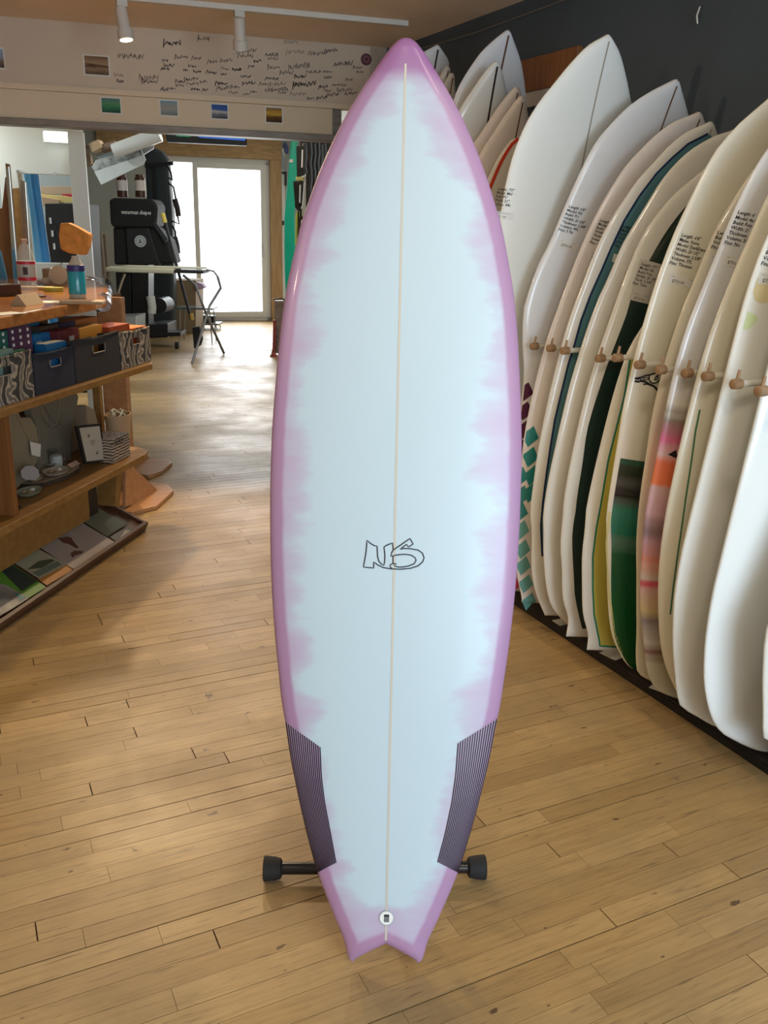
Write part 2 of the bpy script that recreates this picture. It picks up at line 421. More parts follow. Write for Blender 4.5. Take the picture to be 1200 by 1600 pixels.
# ---- far sliding door
dr = thing('door_1', DF @ Vector((-.45, .0, 0)), None, None); dr['kind'] = 'structure'
fm = MB(DF); fm.bb((-1.40, -.04, 2.25), (.12, .06, 2.33)); fm.bb((-1.40, -.04, .0), (.12, .06, .055)); fm.bb((.055, -.04, 0), (.12, .06, 2.3)); fm.bb((-1.40, -.04, 0), (-1.34, .06, 2.3))
fm.obj('door_frame', mDOORW, dr, bevel=.004)
pf = MB(DF); pf.bb((-.995, -.075, .055), (-.925, -.045, 2.25)); pf.bb((-.01, -.075, .055), (.055, -.045, 2.25)); pf.bb((-.925, -.075, .055), (-.01, -.045, .13)); pf.bb((-.925, -.075, 2.18), (-.01, -.045, 2.25))
pf.obj('sliding_panel', mDOORW, dr, bevel=.004)
MB(DF).bb((-.925, -.062, .13), (-.01, -.058, 2.18)).obj('pane', mPANE, dr)
MB(DF).bb((-1.34, .0, .055), (-.96, .004, 2.25)).obj('pane', mPANE, dr)
hh = MB(DF); hh.bb((.005, -.10, .95), (.035, -.075, 1.15)); hh.bb((.012, -.12, .98), (.028, -.10, 1.12)); hh.obj('handle', mTRACK, dr, bevel=.004)
struct('trim_6', MB(DF).bb((-2.3, -.10, 2.33), (.30, .0, 2.66)), mBEAM, bevel=.006)
struct('trim_7', MB(DF).bb((.125, -.10, 0), (.30, .0, 2.33)), mBEAMV, bevel=.006)
struct('trim_8', MB(DF).bb((.30, -.02, 0), (.36, .0, 2.5)), mWHITE)

# ---- wood-trimmed window opening on the dark wall between the two racks of boards
w1 = thing('window_1', (WX, 3.5, 1.7), None, None); w1['kind'] = 'structure'
MB().bb((WX-.03, 3.40, 2.02), (WX-.001, 4.0, 2.16)).obj('window_frame', mPLYD, w1, bevel=.003)
MB().bb((WX-.02, 3.42, 1.955), (WX-.001, 4.0, 2.02)).obj('window_rail', mTRACK, w1, bevel=.003)
MB().bb((WX-.025, 3.42, 1.2), (WX-.001, 4.0, 1.90)).obj('window_shade', M('window_dark', (.02, .02, .02), .3), w1)
struct('trim_9', MB().tube([(WX-.006, 5.2, 2.375), (WX-.006, 4.3, 2.352), (WX-.006, 3.6, 2.36), (WX-.006, 2.6, 2.385), (WX-.006, 1.0, 2.39)], .004, 6), M('grey_cable', (.16, .15, .14), .5))
c = on(I4, 1092, 25, 0, WX-.01)
tag(MB().tube([(WX-.01, c.y, c.z+.03), (WX-.02, c.y, c.z), (WX-.012, c.y, c.z-.025)], .003, 6).obj('wall_hook', mTRACK, origin=(WX, c.y, c.z)), 'small white hook on the bare charcoal wall above the boards', 'hook')

# ------------------------------------------------------------------ surfboards
def hermite(xs, ys, x):
    """monotone cubic interpolation"""
    xs = np.asarray(xs, float); ys = np.asarray(ys, float); h = np.diff(xs); dl = np.diff(ys)/h
    m = np.zeros(len(xs)); m[0] = dl[0]; m[-1] = dl[-1]
    for i in range(1, len(xs)-1):
        m[i] = 0 if dl[i-1]*dl[i] <= 0 else 2*dl[i-1]*dl[i]/(dl[i-1]+dl[i])
    i = int(np.clip(np.searchsorted(xs, x)-1, 0, len(xs)-2)); t = (x-xs[i])/h[i]
    return float((2*t**3-3*t**2+1)*ys[i]+(t**3-2*t**2+t)*h[i]*m[i]+(-2*t**3+3*t**2)*ys[i+1]+(t**3-t**2)*h[i]*m[i+1])
class Board:
    def __init__(s, name, F, pts, L, T, mat, label, group=None, notch=0.0, rn=.10, rt=.03, nst=60, nu=26, cat='surfboard', roundtail=False):
        s.F = F; s.L = L; s.T = T; s.notch = notch; s.rn = rn; s.rt = rt; s.rtail = roundtail
        pts = sorted(pts); s.xs = [p[0] for p in pts]; s.ys = [p[1] for p in pts]
        us = [math.copysign(1-(1-abs(k))**1.9, k) for k in np.linspace(-1, 1, nu+1)]
        ts = [.5-.5*cos(pi*k/nst) for k in range(nst+1)]
        vs = []; fs = []; ed = []
        for sd in (0, 1):
            for t in ts:
                for u in us:
                    ss = s.start(u)+(L-s.start(u))*t; hw = s.hw(ss); ft = s.endf(ss, s.start(u))
                    z = ss; x = u*hw
                    h = s.thk(ss)*ft
                    y = -s.rock(ss)+(-h*.56*(max(0, 1-abs(u)**2.6))**.55 if sd == 0 else h*.44*(max(0, 1-abs(u)**5))**.5)
                    vs.append((x, y, z)); ed.append(s.edge(x, z, u))
            nn = len(us)
            b = sd*len(ts)*nn
            for i in range(len(ts)-1):
                for j in range(nn-1):
                    q = (b+i*nn+j, b+i*nn+j+1, b+(i+1)*nn+j+1, b+(i+1)*nn+j)
                    fs.append(q if sd == 0 else q[::-1])
        me = bpy.data.meshes.new(name); me.from_pydata(vs, [], fs)
        at = me.attributes.new('edge', 'FLOAT', 'POINT'); at.data.foreach_set('value', ed)
        import bmesh
        bm = bmesh.new(); bm.from_mesh(me); bmesh.ops.remove_doubles(bm, verts=bm.verts, dist=1e-5)
        bmesh.ops.recalc_face_normals(bm, faces=bm.faces); bm.to_mesh(me); bm.free()
        me.polygons.foreach_set('use_smooth', [True]*len(me.polygons)); me.materials.append(mat)
        o = bpy.data.objects.new(name, me); COL.objects.link(o); o.matrix_basis = F; reg(o, F)
        tag(o, label, cat, group); s.o = o
    def hw(s, z):
        if z <= s.xs[0]: return max(1e-4, s.ys[0])
        return max(1e-4, hermite(s.xs, s.ys, min(z, s.xs[-1])))
    def start(s, u): return s.notch*(1-abs(u))**1.0 if s.notch else 0
    def rock(s, z):
        t = z/s.L; return s.rn*max(0, (t-.5)/.5)**2.6+s.rt*max(0, (.28-t)/.28)**2
    def thk(s, z):
        t = min(1, max(0, z/s.L)); return s.T*(.30+.70*(max(0, sin(pi*(.06+.88*t)))**.75))
    def endf(s, z, z0):
        d = min(z-z0, s.L-z); e = .022
        return 1 if d > e else sqrt(max(0, 1-(1-max(0, d)/e)**2))
    def edge(s, x, z, u):
        d = s.hw(z)-abs(x); 
        sl = (s.hw(min(s.L, z+.01))-s.hw(max(0, z-.01)))/.02
        d = d/sqrt(1+sl*sl)
        d2 = z-s.start(u)
        if s.notch: d2 = d2*.85
        return min(d, d2, s.L-z+.0)
    def deck(s, x, z, lift=.0008):
        hw = s.hw(z); u = max(-.995, min(.995, x/hw)); h = s.thk(z)*s.endf(z, s.start(u))
        return (x, -s.rock(z)-h*.56*(max(0, 1-abs(u)**2.6))**.55-lift, z)
    def part(s, name, vs2, fs, mat, lift=.0008, kind=None, parent=None):
        me = bpy.data.meshes.new(name); me.from_pydata([s.deck(x, z, lift) for x, z in vs2], [], fs); me.materials.append(mat)
        o = bpy.data.objects.new(name, me); COL.objects.link(o); o.parent = parent or s.o; reg(o, s.F)
        return o
    def line(s, name, pts, w, mat, lift=.0008, step=.02, parent=None):
        v, f = ribbon2d(dens(pts, step), w); return s.part(name, v, f, mat, lift, parent=parent)
    def stringer(s, mat, w=.005, z0=None, z1=None):
        z0 = (s.notch+.004) if z0 is None else z0; z1 = s.L-.006 if z1 is None else z1
        return s.line('stringer', [(0, z0), (0, z1)], w, mat, .0006)
    def band(s, name, z0, z1, ufn, mat, lift=.0008, nz=40, nx=8):
        """patch over z0..z1 between x=a(z) and x=b(z)"""
        vs = []; fs = []
        for i in range(nz+1):
            z = z0+(z1-z0)*i/nz; a, b = ufn(z)
            vs += [(a+(b-a)*(.5-.5*cos(pi*j/nx)), z) for j in range(nx+1)]
        for i in range(nz):
            for j in range(nx):
                k = i*(nx+1)+j; fs.append((k, k+1, k+nx+2, k+nx+1))
        return s.part(name, vs, fs, mat, lift)
    def pix(s, px, py):
        """deck coordinates (x, z) seen at a pixel"""
        z = .9; yy = -.03
        for _ in range(4):
            p = on(s.F, px, py, 1, yy); yy = s.deck(p.x, min(max(p.z, .01), s.L-.01), 0)[1]
        return (p.x, p.z)

# foreground board --------------------------------------------------------
LEFT = [(624,63),(596,96),(568,138),(540,183.5),(512,236),(491,285),(470,341),(458,390),(447,442),(439,495),(433,550),(428,600),(423,650),(420.5,700),(419.5,750),(419.3,800),(420,850),(421,900),(424,950),(428,1000),(433,1050),(437,1100),(442,1128),(450,1177),(463,1240),(477,1297),(493,1362),(517,1423),(533,1460),(545,1490)]
RIGHT = [(645,64.5),(666,89),(694,127.5),(722,180),(743,229),(764,292),(781.5,355),(792,407.5),(801,460),(805.5,505),(808.5,550),(810.5,600),(811.5,650),(812,700),(811.5,750),(810,800),(808,850),(804.5,900),(800,950),(794.5,1000),(787.5,1050),(779,1100),(772,1128),(763,1185),(747,1253),(733,1307),(715,1360),(693,1413),(673,1460),(658,1490)]
LEAN = radians(15.5)
exh = Vector((cos(_e), sin(_e), 0)); fwd = Vector((-sin(_e), cos(_e), 0))
T0 = on(I4, 602, 1496, 2, .004)
ez = Vector((fwd.x*sin(LEAN), fwd.y*sin(LEAN), cos(LEAN))); ey = ez.cross(exh)
F0 = frame(T0, exh, ey, ez)
nose = on(F0, 634.5, 60, 1, -.075)
L1 = sqrt(nose.x**2+nose.z**2); ph = atan2(nose.x, nose.z)
FB = F0 @ Matrix.Rotation(ph, 4, 'Y')
def rockf(z, L): 
    t = z/L; return .075*max(0, (t-.5)/.5)**2.6+.02*max(0, (.28-t)/.28)**2
def side(lst, F, rk, L):
    out = []
    for px, py in lst:
        y = 0
        for _ in range(3):
            p = on(F, px, py, 1, -y); y = rk(min(max(p.z, 0), L), L)
        out.append((p.z, p.x))
    return sorted(out)
sl = side(LEFT, FB, rockf, L1); sr = side(RIGHT, FB, rockf, L1)
zz = np.linspace(0.004, L1-.012, 46)
lx = np.interp(zz, [a for a, b in sl], [b for a, b in sl]); rx = np.interp(zz, [a for a, b in sr], [b for a, b in sr])
ctr = (lx+rx)/2; print('board length', L1, 'max width', (rx-lx).max(), 'centre drift', ctr.min(), ctr.max())
pts = [(float(z), float((b-a)/2)) for z, a, b in zip(zz, lx, rx)]
_w0 = pts[0][1]; pts = [(0.0, _w0*.86), (.003, _w0*.95), (.009, _w0*1.02)]+[p for p in pts[1:-1] if p[0] > .02]+[(L1-.010, .022), (L1-.004, .0135), (L1-.001, .006), (L1, .0002)]

def purple_mat():
    m = M('lilac_tinted_gloss', (.8, .85, .87), .36, coat=.10); nt = m.node_tree; b = nt.nodes['Principled BSDF']
    at = N(nt, 'ShaderNodeAttribute'); at.attribute_name = 'edge'; e = at.outputs['Fac']
    n1 = noise_(nt, 8, (.55, 1, 1.7), 5, .55); n2 = noise_(nt, 26, (.5, 1, 1), 6, .6); n3 = noise_(nt, 4, (1, 1, 1), 2)
    # crisp inner tape line of the saturated band (about 3 cm in), slightly ragged
    e1 = math_(nt, 'ADD', e, math_(nt, 'MULTIPLY', math_(nt, 'SUBTRACT', n2, .5), .006))
    band_ = ramp(nt, [(0, (1, 1, 1)), (.024, (1, 1, 1)), (.030, (0, 0, 0))], e1).outputs[0]
    # watercolour bleed beyond it
    e2 = math_(nt, 'ADD', e, math_(nt, 'ADD', math_(nt, 'MULTIPLY', math_(nt, 'SUBTRACT', n1, .5), .20), math_(nt, 'MULTIPLY', math_(nt, 'SUBTRACT', n2, .5), .04)))
    wash = ramp(nt, [(0, (.95, .95, .95)), (.03, (.75, .75, .75)), (.052, (.5, .5, .5)), (.078, (.0, .0, .0))], e2).outputs[0]
    white = (.52, .64, .715)
    lil = mixc(nt, n3, (.46, .27, .42), (.38, .22, .40))
    pale = mixc(nt, n1, (.53, .41, .56), (.46, .35, .54))
    c = mixc(nt, wash, white, pale); c = mixc(nt, band_, c, lil)
    # solid pigment at the nose tip and at the tail corners
    tc = N(nt, 'ShaderNodeTexCoord'); sp = N(nt, 'ShaderNodeSeparateXYZ'); nt.links.new(tc.outputs['Object'], sp.inputs[0])
    zt = math_(nt, 'SUBTRACT', L1, sp.outputs[2]); zt = math_(nt, 'ADD', zt, math_(nt, 'MULTIPLY', math_(nt, 'SUBTRACT', n2, .5), .02))
    tip = ramp(nt, [(0, (1, 1, 1)), (.055, (.9, .9, .9)), (.085, (0, 0, 0))], zt).outputs[0]
    c = mixc(nt, tip, c, (.36, .15, .34))
    nt.links.new(c, b.inputs['Base Color'])
    return m
mLILAC = purple_mat()
zn = FB.inverted() @ CAM
NOTCH = on(FB, 602, 1470, 1, -.01).z
hero = Board('surfboard', FB, pts, L1, .062, mLILAC, 'white surfboard with lilac tinted rails and swallow tail standing on a floor stand', notch=NOTCH, rn=.075, rt=.02, nst=110, nu=36)
hero.stringer(mSTRL, .0042, z0=NOTCH+.014, z1=L1-.05)
# swirl of outline letters N and S
def lg(pl): return [hero.pix(540+x/7.5, 820+y/7.5) for x, y in pl]
N1 = [(560,295),(550,212),(480,240),(450,262),(456,300),(461,350),(459,420),(450,476),(415,455),(390,425),(376,370),(372,300),(370,250),(335,243),(290,215),(250,180),(247,250),(240,320),(225,410),(210,495),(270,501),(330,505),(330,434),(375,468),(440,500),(520,514),(640,520),(760,510),(850,480),(905,432),(920,385),(900,330),(850,296),(760,280),(690,277),(640,286),(715,228),(735,260),(793,225),(755,160),(560,295),(541,322),(532,368),(620,350),(700,345),(770,355),(815,385),(827,415),(805,455),(740,482),(680,493),(620,495),(582,485),(568,470),(600,456),(560,452),(525,468),(520,490),(545,512)]
o = hero.line('letter_outline', lg(N1), .0021, mINK, .0012, .006); o['label'] = 'thin black outline lettering NS'
o2 = hero.line('letter_outline', lg([(555,368),(557,452)]), .0021, mINK, .0012, .006)
# leash plug
lp = hero.pix(604, 1434)
def disc(r, n=24, c=(0, 0), r2=0): 
    if r2: return [(c[0]+rr*cos(2*pi*k/n), c[1]+rr*sin(2*pi*k/n)) for rr in (r2, r) for k in range(n)], [(k, (k+1) % n, n+(k+1) % n, n+k) for k in range(n)]
    return [(c[0]+r*cos(2*pi*k/n), c[1]+r*sin(2*pi*k/n)) for k in range(n)], [tuple(range(n))]
v, f = disc(.0145, c=lp); pl = hero.part('leash_plug', v, f, mMATW, .0012)
v, f = disc(.0150, c=lp, r2=.0132); hero.part('rim', v, f, M('plug_rim', (.38, .42, .45), .4), .0015, parent=pl)
hero.part('slot', [(lp[0]-.005, lp[1]-.008), (lp[0]+.005, lp[1]-.008), (lp[0]+.005, lp[1]+.007), (lp[0]-.005, lp[1]+.007)], [(0, 1, 2, 3)], M('plug_slot', (.16, .17, .18), .5), .0018, parent=pl)
hero.part('slot_shade', [(lp[0]-.005, lp[1]+.003), (lp[0]+.005, lp[1]+.003), (lp[0]+.005, lp[1]+.007), (lp[0]-.005, lp[1]+.007)], [(0, 1, 2, 3)], mINK, .0020, parent=pl)
# pinstriped tail patches
mSTRIPE = M('carbon_stripe', (.018, .012, .028), .3)
mPATCH = M('patch_tint', (.42, .33, .46), .3)
for sgn, inner, top, bot in ((-1, [(500,1167),(502,1213),(507,1253),(516,1300),(525,1348)], (443,1128), (493,1362)), (1, [(716,1161),(712,1213),(706,1255),(696,1302),(684,1347)], (772,1124), (714,1363))):
    inn = [hero.pix(*p) for p in inner]; tp = hero.pix(*top); bt = hero.pix(*bot)
    n = 15; root = None
    zi = [p[1] for p in inn]; xi = [p[0] for p in inn]
    def outer(z): return sgn*hero.hw(z)*.988
    lines = []
    for k in range(n+1):
        w = k/n   # 0 inner, 1 outer
        za = zi[0]+(tp[1]-zi[0])*w; zb = zi[-1]+(bt[1]-zi[-1])*w; P = []
        for i in range(15):
            z = za+(zb-za)*i/14
            xin = np.interp(-z, [-a for a in zi], xi) if zi[0] > zi[-1] else np.interp(z, zi, xi)
            if z > zi[0]: xin = xi[0]
            xo = outer(z); ww = 1-(1-w)**1.0
            P.append((xin+(xo-xin)*ww, z))
        lines.append(P)
    vs = [p for P in (lines[0], lines[-1]) for p in P]; 
    vs = []; 
    for P in lines: vs += P
    fs = [(a*15+i, (a+1)*15+i, (a+1)*15+i+1, a*15+i+1) for a in range(n) for i in range(14)]
    pt = hero.part('tail_patch', vs, fs, mPATCH, .0006); pt['label'] = 'dark purple pinstriped patch on the tail rail'
    for P in lines:
        v, f = ribbon2d(P, .0023); hero.part('stripe', v, f, mSTRIPE, .0011, parent=pt)

# floor stand of the foreground board
sa = on(I4, 430, 1357, 2, .03); sbp = on(I4, 741, 1355, 2, .03)
st = thing('board_stand', ((sa+sbp)/2)*Vector((1, 1, 0)) if False else Vector(((sa.x+sbp.x)/2, (sa.y+sbp.y)/2, 0)), 'black tubular floor stand with rubber feet holding up the lilac-railed surfboard', 'board stand')
dv = (sbp-sa).normalized()
MB().cyl(sa, sbp, .0135, n=18).obj('crossbar', mBLACKT, st, smooth=True)
for p, q in ((sa, dv), (sbp, -dv)):
    MB().tube([p-q*.026, p-q*.024, p+q*.0, p+q*.012, p+q*.016], [.024, .0275, .025, .0225, .016], 20).obj('rubber_foot', mRUB, st, smooth=True)
mid = (sa+sbp)/2; nf = Vector((fwd.x, fwd.y, 0))
pt1 = mid+nf*.02; up = Vector((nf.x*sin(LEAN), nf.y*sin(LEAN), cos(LEAN)))
MB().tube([pt1, pt1+up*.35, pt1+up*.62], .012, 12).obj('upright', mBLACKT, st, smooth=True)
MB().tube([mid, mid+nf*.42+Vector((0, 0, -.012))], .012, 12).obj('rear_leg', mBLACKT, st, smooth=True)
MB().tube([pt1+up*.60-dv*.11, pt1+up*.60+dv*.11], .012, 12).obj('rest_bar', mBLACKT, st, smooth=True)
e1 = mid+nf*.44; MB().tube([Vector((e1.x, e1.y, .02))-nf*.04, Vector((e1.x, e1.y, .02))+nf*.0], .019, 14).obj('rubber_foot', mRUB, st, smooth=True)

# rack base along the wall
rb = thing('board_rack', (2.2, 2.4, 0), 'low dark carpeted rack base running along the charcoal wall under the boards', 'display rack')
MB().bb((1.89, -.2, 0), (WX-.01, 5.0, .028)).obj('base_board', mCARPET, rb, bevel=.004)
MB().bb((1.885, -.2, 0), (1.8895, 5.0, .024)).obj('edge_strip', M('rack_edge', (.015, .012, .010), .6), rb)

RAILS = {
'A': [(948,54),(920,70),(892,98),(864,131),(841,161),(817,201),(794,257),(775,313)],
'B': [(1055,124),(1041,131),(1013,145),(985,163),(957,191),(929,224),(892,299),(858,380),(838,418),(818,478),(808,523)],
'C': [(1092,175),(1075,181),(1050,192),(1025,210),(1000,235),(975,262),(950,300),(932,335),(910,380),(887,440),(865,497),(853,535),(836,597),(822,662),(813.6,715),(809,780),(806,871),(810,910),(815,936),(818.5,955)],
'D': [(1110,190),(1090,197),(1070,208),(1045,228),(1020,255),(1000,278),(975,310),(957,340),(935,380),(908,447),(893,488),(878,538),(858,613),(842,697),(833.5,752),(829,800),(828,829),(831,894),(837,926),(844.5,971)],
'E': [(1140,204),(1120,211),(1100,222),(1075,237),(1050,260),(1030,287),(1010,320),(992,350),(973,380),(950,435),(933,473),(907,543),(885,618),(860,728),(850,800),(847,829),(849,877),(851,942),(865,978),(876,991),(891,999)],
'F': [(1100,265),(1075,285),(1050,307),(1025,335),(1007,362),(992,392),(975,440),(953,497),(935,552),(915,613),(899.5,676),(883,772),(879,812),(875,853),(876,884),(879.5,936),(888,972),(892,1000)],
'G': [(1000,497),(977,557),(957,620),(932.5,711),(917,800),(914,821),(908,864),(909.5,910),(911,959),(919,999),(922.5,1024)],
'H': [(1197,157),(1150,195),(1112,240),(1080,310),(1047,375),(1021,450),(1005,507),(992,557),(975,615),(962,697),(950,806),(945,853),(949,927),(957,990),(967,1021),(986,1037),(1010,1050)],
'I': [(1167,280),(1140,320),(1120,357),(1085,437),(1060,495),(1045,550),(1032,587),(1020,650),(1011,697),(999,780),(995,846),(994,898),(999,943)],
'J': [(1197,236),(1171,275),(1150,322),(1120,400),(1085,475),(1067,525),(1055,575),(1042,625),(1030,697),(1008,806),(1001,859),(1000,937),(1004,995),(1012,1048),(1022,1077),(1046,1087)],
'K': [(1200,305),(1175,365),(1145,425),(1125,480),(1110,520),(1085,600),(1067,675),(1045,780),(1034,840),(1028,898),(1028,958),(1033,1016),(1043,1066),(1062,1105)],
'L': [(1200,367),(1172,425),(1147,480),(1130,525),(1115,587),(1102,632),(1090,697),(1071,780),(1059,846),(1051,916),(1050,990),(1055,1055),(1063,1103),(1077,1118),(1109,1132)],
'M': [(1200,470),(1186,509),(1175,546),(1165,580),(1156,609),(1150,640),(1122,780),(1106,838),(1098,911),(1095,979),(1098,1055),(1106,1108),(1122,1142),(1148,1158),(1195,1167)],
'N': [(1198,927),(1192,985),(1190,1042),(1192,1108),(1198,1163)],
'P': [(683,70),(655,88)], 'Q': [(707,103)], 'R': [(703,114)],
'S': [(793,47),(745,90),(706,158)], 'T': [(775,95),(745,130),(716,190)], 'U': [(807,136),(780,165),(755,200),(735,245)], 'V': [(815,150),(795,172),(768,210),(745,262)], 'W': [],
}
def gmat(name, stops, base, rough=.2):
    """deck colour that changes along the board's own length (resin bands)"""
    m = M(name, base, rough, coat=.5); nt = m.node_tree; b = nt.nodes['Principled BSDF']
    tc = N(nt, 'ShaderNodeTexCoord'); sp = N(nt, 'ShaderNodeSeparateXYZ'); nt.links.new(tc.outputs['Object'], sp.inputs[0])
    nz = noise_(nt, 3, (.6, .6, 9), 4)
    f = math_(nt, 'ADD', sp.outputs[2], math_(nt, 'MULTIPLY', math_(nt, 'SUBTRACT', nz, .5), .07))
    nt.links.new(ramp(nt, stops, f).outputs[0], b.inputs['Base Color']); return m
G1 = (.0, .10, .03)
mHGREEN = gmat('banded_green_resin', [(0, (.0, .08, .015)), (.20, (.0, .11, .03)), (.33, (.01, .12, .05)), (.40, (.012, .13, .055)), (.43, (.10, .24, .18)), (.46, (.02, .22, .15)), (.54, (.05, .27, .20)), (.565, (.10, .14, .13)), (.59, (.02, .018, .018)), (.62, (.12, .12, .12)), (.645, (.03, .045, .03)), (.68, (.035, .06, .04)), (.70, (.03, .20, .13)), (.74, (.08, .13, .12)), (.78, (.02, .22, .16))], G1)
mSPLOT = gmat('pink_splashed_resin', [(0, (.66, .62, .46)), (.13, (.64, .60, .48)), (.17, (.25, .12, .12)), (.20, (.66, .62, .58)), (.27, (.30, .26, .30)), (.30, (.70, .58, .32)), (.36, (.72, .45, .45)), (.38, (.70, .08, .16)), (.40, (.70, .62, .58)), (.44, (.78, .32, .26)), (.50, (.62, .36, .46)), (.54, (.28, .2, .24)), (.60, (.72, .45, .55)), (.66, (.72, .50, .55)), (.68, (.90, .24, .10)), (.73, (.88, .22, .12)), (.75, (.74, .55, .58)), (.80, (.76, .18, .38)), (.86, (.30, .26, .22)), (.89, (.76, .74, .72)), (1, (.78, .79, .82))], (.8, .8, .8))

def rk_(rn, rt):
    return lambda z, L: rn*max(0, (z/L-.5)/.5)**2.6+rt*max(0, (.28-z/L)/.28)**2
BD = {}
BASEZ = .031
def rackboard(key, y, mat, label, tail='round', nosepx=None, nose=None, xt=1.95, T=.062, rn=.09, rt=.02, extra=(), sw=None, maxhw=.36, group='surfboards in the near half of the wall rack'):
    o0 = Vector((xt, y, BASEZ+(.022 if tail == 'square' else .004)))
    if nosepx: 
        p = on(I4, nosepx[0], nosepx[1], 1, y-rn*.98); nz = Vector((p.x, y, p.z))
    else: nz = Vector((nose[0], y, nose[1]))
    d = nz-o0; L = d.length; ez_ = d/L; ex_ = Vector((ez_.z, 0, -ez_.x)); ey_ = ez_.cross(ex_)
    F = frame(o0, ex_, ey_, ez_); rk = rk_(rn, rt)
    sp = side(RAILS[key], F, rk, L)
    P = [(z, -x) for z, x in sp if .0 < z < L-.03 and -x > .015]
    P += list(extra)
    P = sorted(P)
    if tail == 'square': P = [(0, (P[0][1] if P[0][0] < .08 else .12)*.98)]+[p for p in P if p[0] > .01]
    elif tail == 'round': P = [(0, .0004), (.004, .035), (.015, .075)]+[p for p in P if p[0] > .03]
    P = P+[(L-.006, .012), (L-.0015, .006), (L, .0002)]
    Q = [P[0]]
    for p in P[1:]:
        if p[0] > Q[-1][0]+.001: Q.append((p[0], min(p[1], maxhw)))
    # light smoothing of the traced half widths
    R = [Q[0]]
    for i in range(1, len(Q)-1):
        R.append((Q[i][0], .25*Q[i-1][1]+.5*Q[i][1]+.25*Q[i+1][1] if 2 < i < len(Q)-4 else Q[i][1]))
    R.append(Q[-1])
    b = Board('surfboard', F, R, L, T, mat, label, group, notch=sw or 0, rn=rn, rt=rt, nst=56, nu=22)
    BD[key] = b; print(key, 'L %.2f hw %.2f' % (L, max(p[1] for p in R)))
    return b
def far_pts(L, hw): return [(.03, hw*.45), (.12, hw*.66), (.3, hw*.86), (.6, hw), (L*.55, hw*1.0)]
A = rackboard('A', 2.78, mMATW, 'tallest cream white board, grey stringer, nose highest on the charcoal wall', nosepx=(949, 54), xt=1.97, extra=[(.05, .16), (.2, .23), (.5, .27), (.9, .285)], maxhw=.29)
B = rackboard('B', 2.655, mBLUEW, 'white board with brown stringer and plum diamonds down its rail', nosepx=(1056, 124), xt=1.95, extra=[(.05, .15), (.2, .2), (.5, .23), (.8, .24)], tail='square')
C = rackboard('C', 2.53, mPINKW, 'white board with a chain of teal diamonds down its lower rail', nosepx=(1092, 175), tail='square')
D = rackboard('D', 2.41, mCREAM2, 'cream board with a navy pinline around a blue-teal deck inlay', nosepx=(1110, 190), tail='square')
E_ = rackboard('E', 2.31, mCREAM2, 'glossy white round-tailed board between the navy-lined and bottle-green ones', nosepx=(1148, 202))
F_ = rackboard('F', 2.215, mCREAM2, 'glossy white-railed board with a bottle-green deck', nose=(2.30, 1.78), tail='square')
G = rackboard('G', 2.10, mCREAM2, 'board with white rails and a mustard deck inside a teal pinline', nose=(2.30, 1.66), tail='square', extra=[(1.28, .20), (1.45, .12)])
H = rackboard('H', 1.985, mCREAM, 'cream board with winged emblem and banded green resin tail', nose=(2.28, 1.94), xt=1.94)
I = rackboard('I', 1.89, mCREAM, 'plain cream board tucked behind the pink-splashed one', nose=(2.22, 1.83), xt=1.94, extra=[(.05, .14), (.2, .19)])
J = rackboard('J', 1.79, mSPLOT, 'blue-white board with pink and orange splashes on its lower half', nose=(2.22, 1.92), xt=1.93)
K = rackboard('K', 1.70, mCREAM, 'cream board with a thin green pinline down its rail', nose=(2.20, 1.88), xt=1.93)
L = rackboard('L', 1.60, mMATW, 'wide white round-tailed board with faint lime and apricot tint patches', nose=(2.20, 1.95), xt=1.93)
Mb = rackboard('M', 1.475, mFOAMW, 'wide bright white round-tailed board beside the dark-stitched one', nose=(2.18, 1.95), xt=1.94)
Nb = rackboard('N', 1.33, mCREAM2, 'board with black cross-stitch line down its rail, cut off by the right edge', nose=(2.2, 1.9), xt=1.98, extra=[(.04, .17), (.12, .24), (.8, .27), (1.2, .23), (1.6, .13)])
# second group of boards further down the wall
def farboard(key, y, px, py, mat, label, hw=.24, xt=2.02):
    r = rackboard(key, y, mat, label, nosepx=(px, py), xt=xt, extra=[(.05, .12), (.25, .18), (.6, .235), (1.0, .245)], maxhw=.27, group='surfboards at the far end of the rack'); return r
W = None
RAILS['W'] = []
def fill_rail(key, y, px, py, rn=.09, hw=.245, pw=.62):
    pass
S = farboard('S', 3.62, 793, 47, mBLUEW, 'tall grey-white board with brown stringer, highest nose of the far group')
T_ = farboard('T', 3.50, 775, 95, mFOAMW, 'glossy white board with dark stringer before the tallest far one')
U = farboard('U', 3.40, 807, 136, mPINKW, 'narrow pale board with a nose just behind the red-lined one')
V = farboard('V', 3.31, 815, 150, mPINKW, 'pinkish white board with a brown stringer and red curved line')
P_ = farboard('P', 4.25, 683, 70, mBLUEW, 'grey-white board with black stringer by the ceiling corner', xt=2.05)
Q_ = farboard('Q', 4.12, 699, 103, mFOAMW, 'middle white board of the three furthest along the wall', xt=2.05)
R_ = farboard('R', 4.02, 706, 114, mBLUEW, 'lowest white board of the three furthest along the wall', xt=2.05)

for b, m_ in ((A, mSTRG), (B, mSTR), (C, mSTR), (D, mSTRG), (S, mSTR), (T_, mSTRB), (U, mSTR), (V, mSTR), (P_, mSTRB), (Q_, mSTR), (R_, mSTR), (L, mSTRG), (Mb, mSTRG)):
    b.stringer(m_, .006 if b not in (T_, P_, S) else .009, z0=.03)
def rail_line(b, px_list, w, mat, name='pinline', lift=.0009):
    return b.line(name, [b.pix(*p) for p in px_list], w, mat, lift, .02)
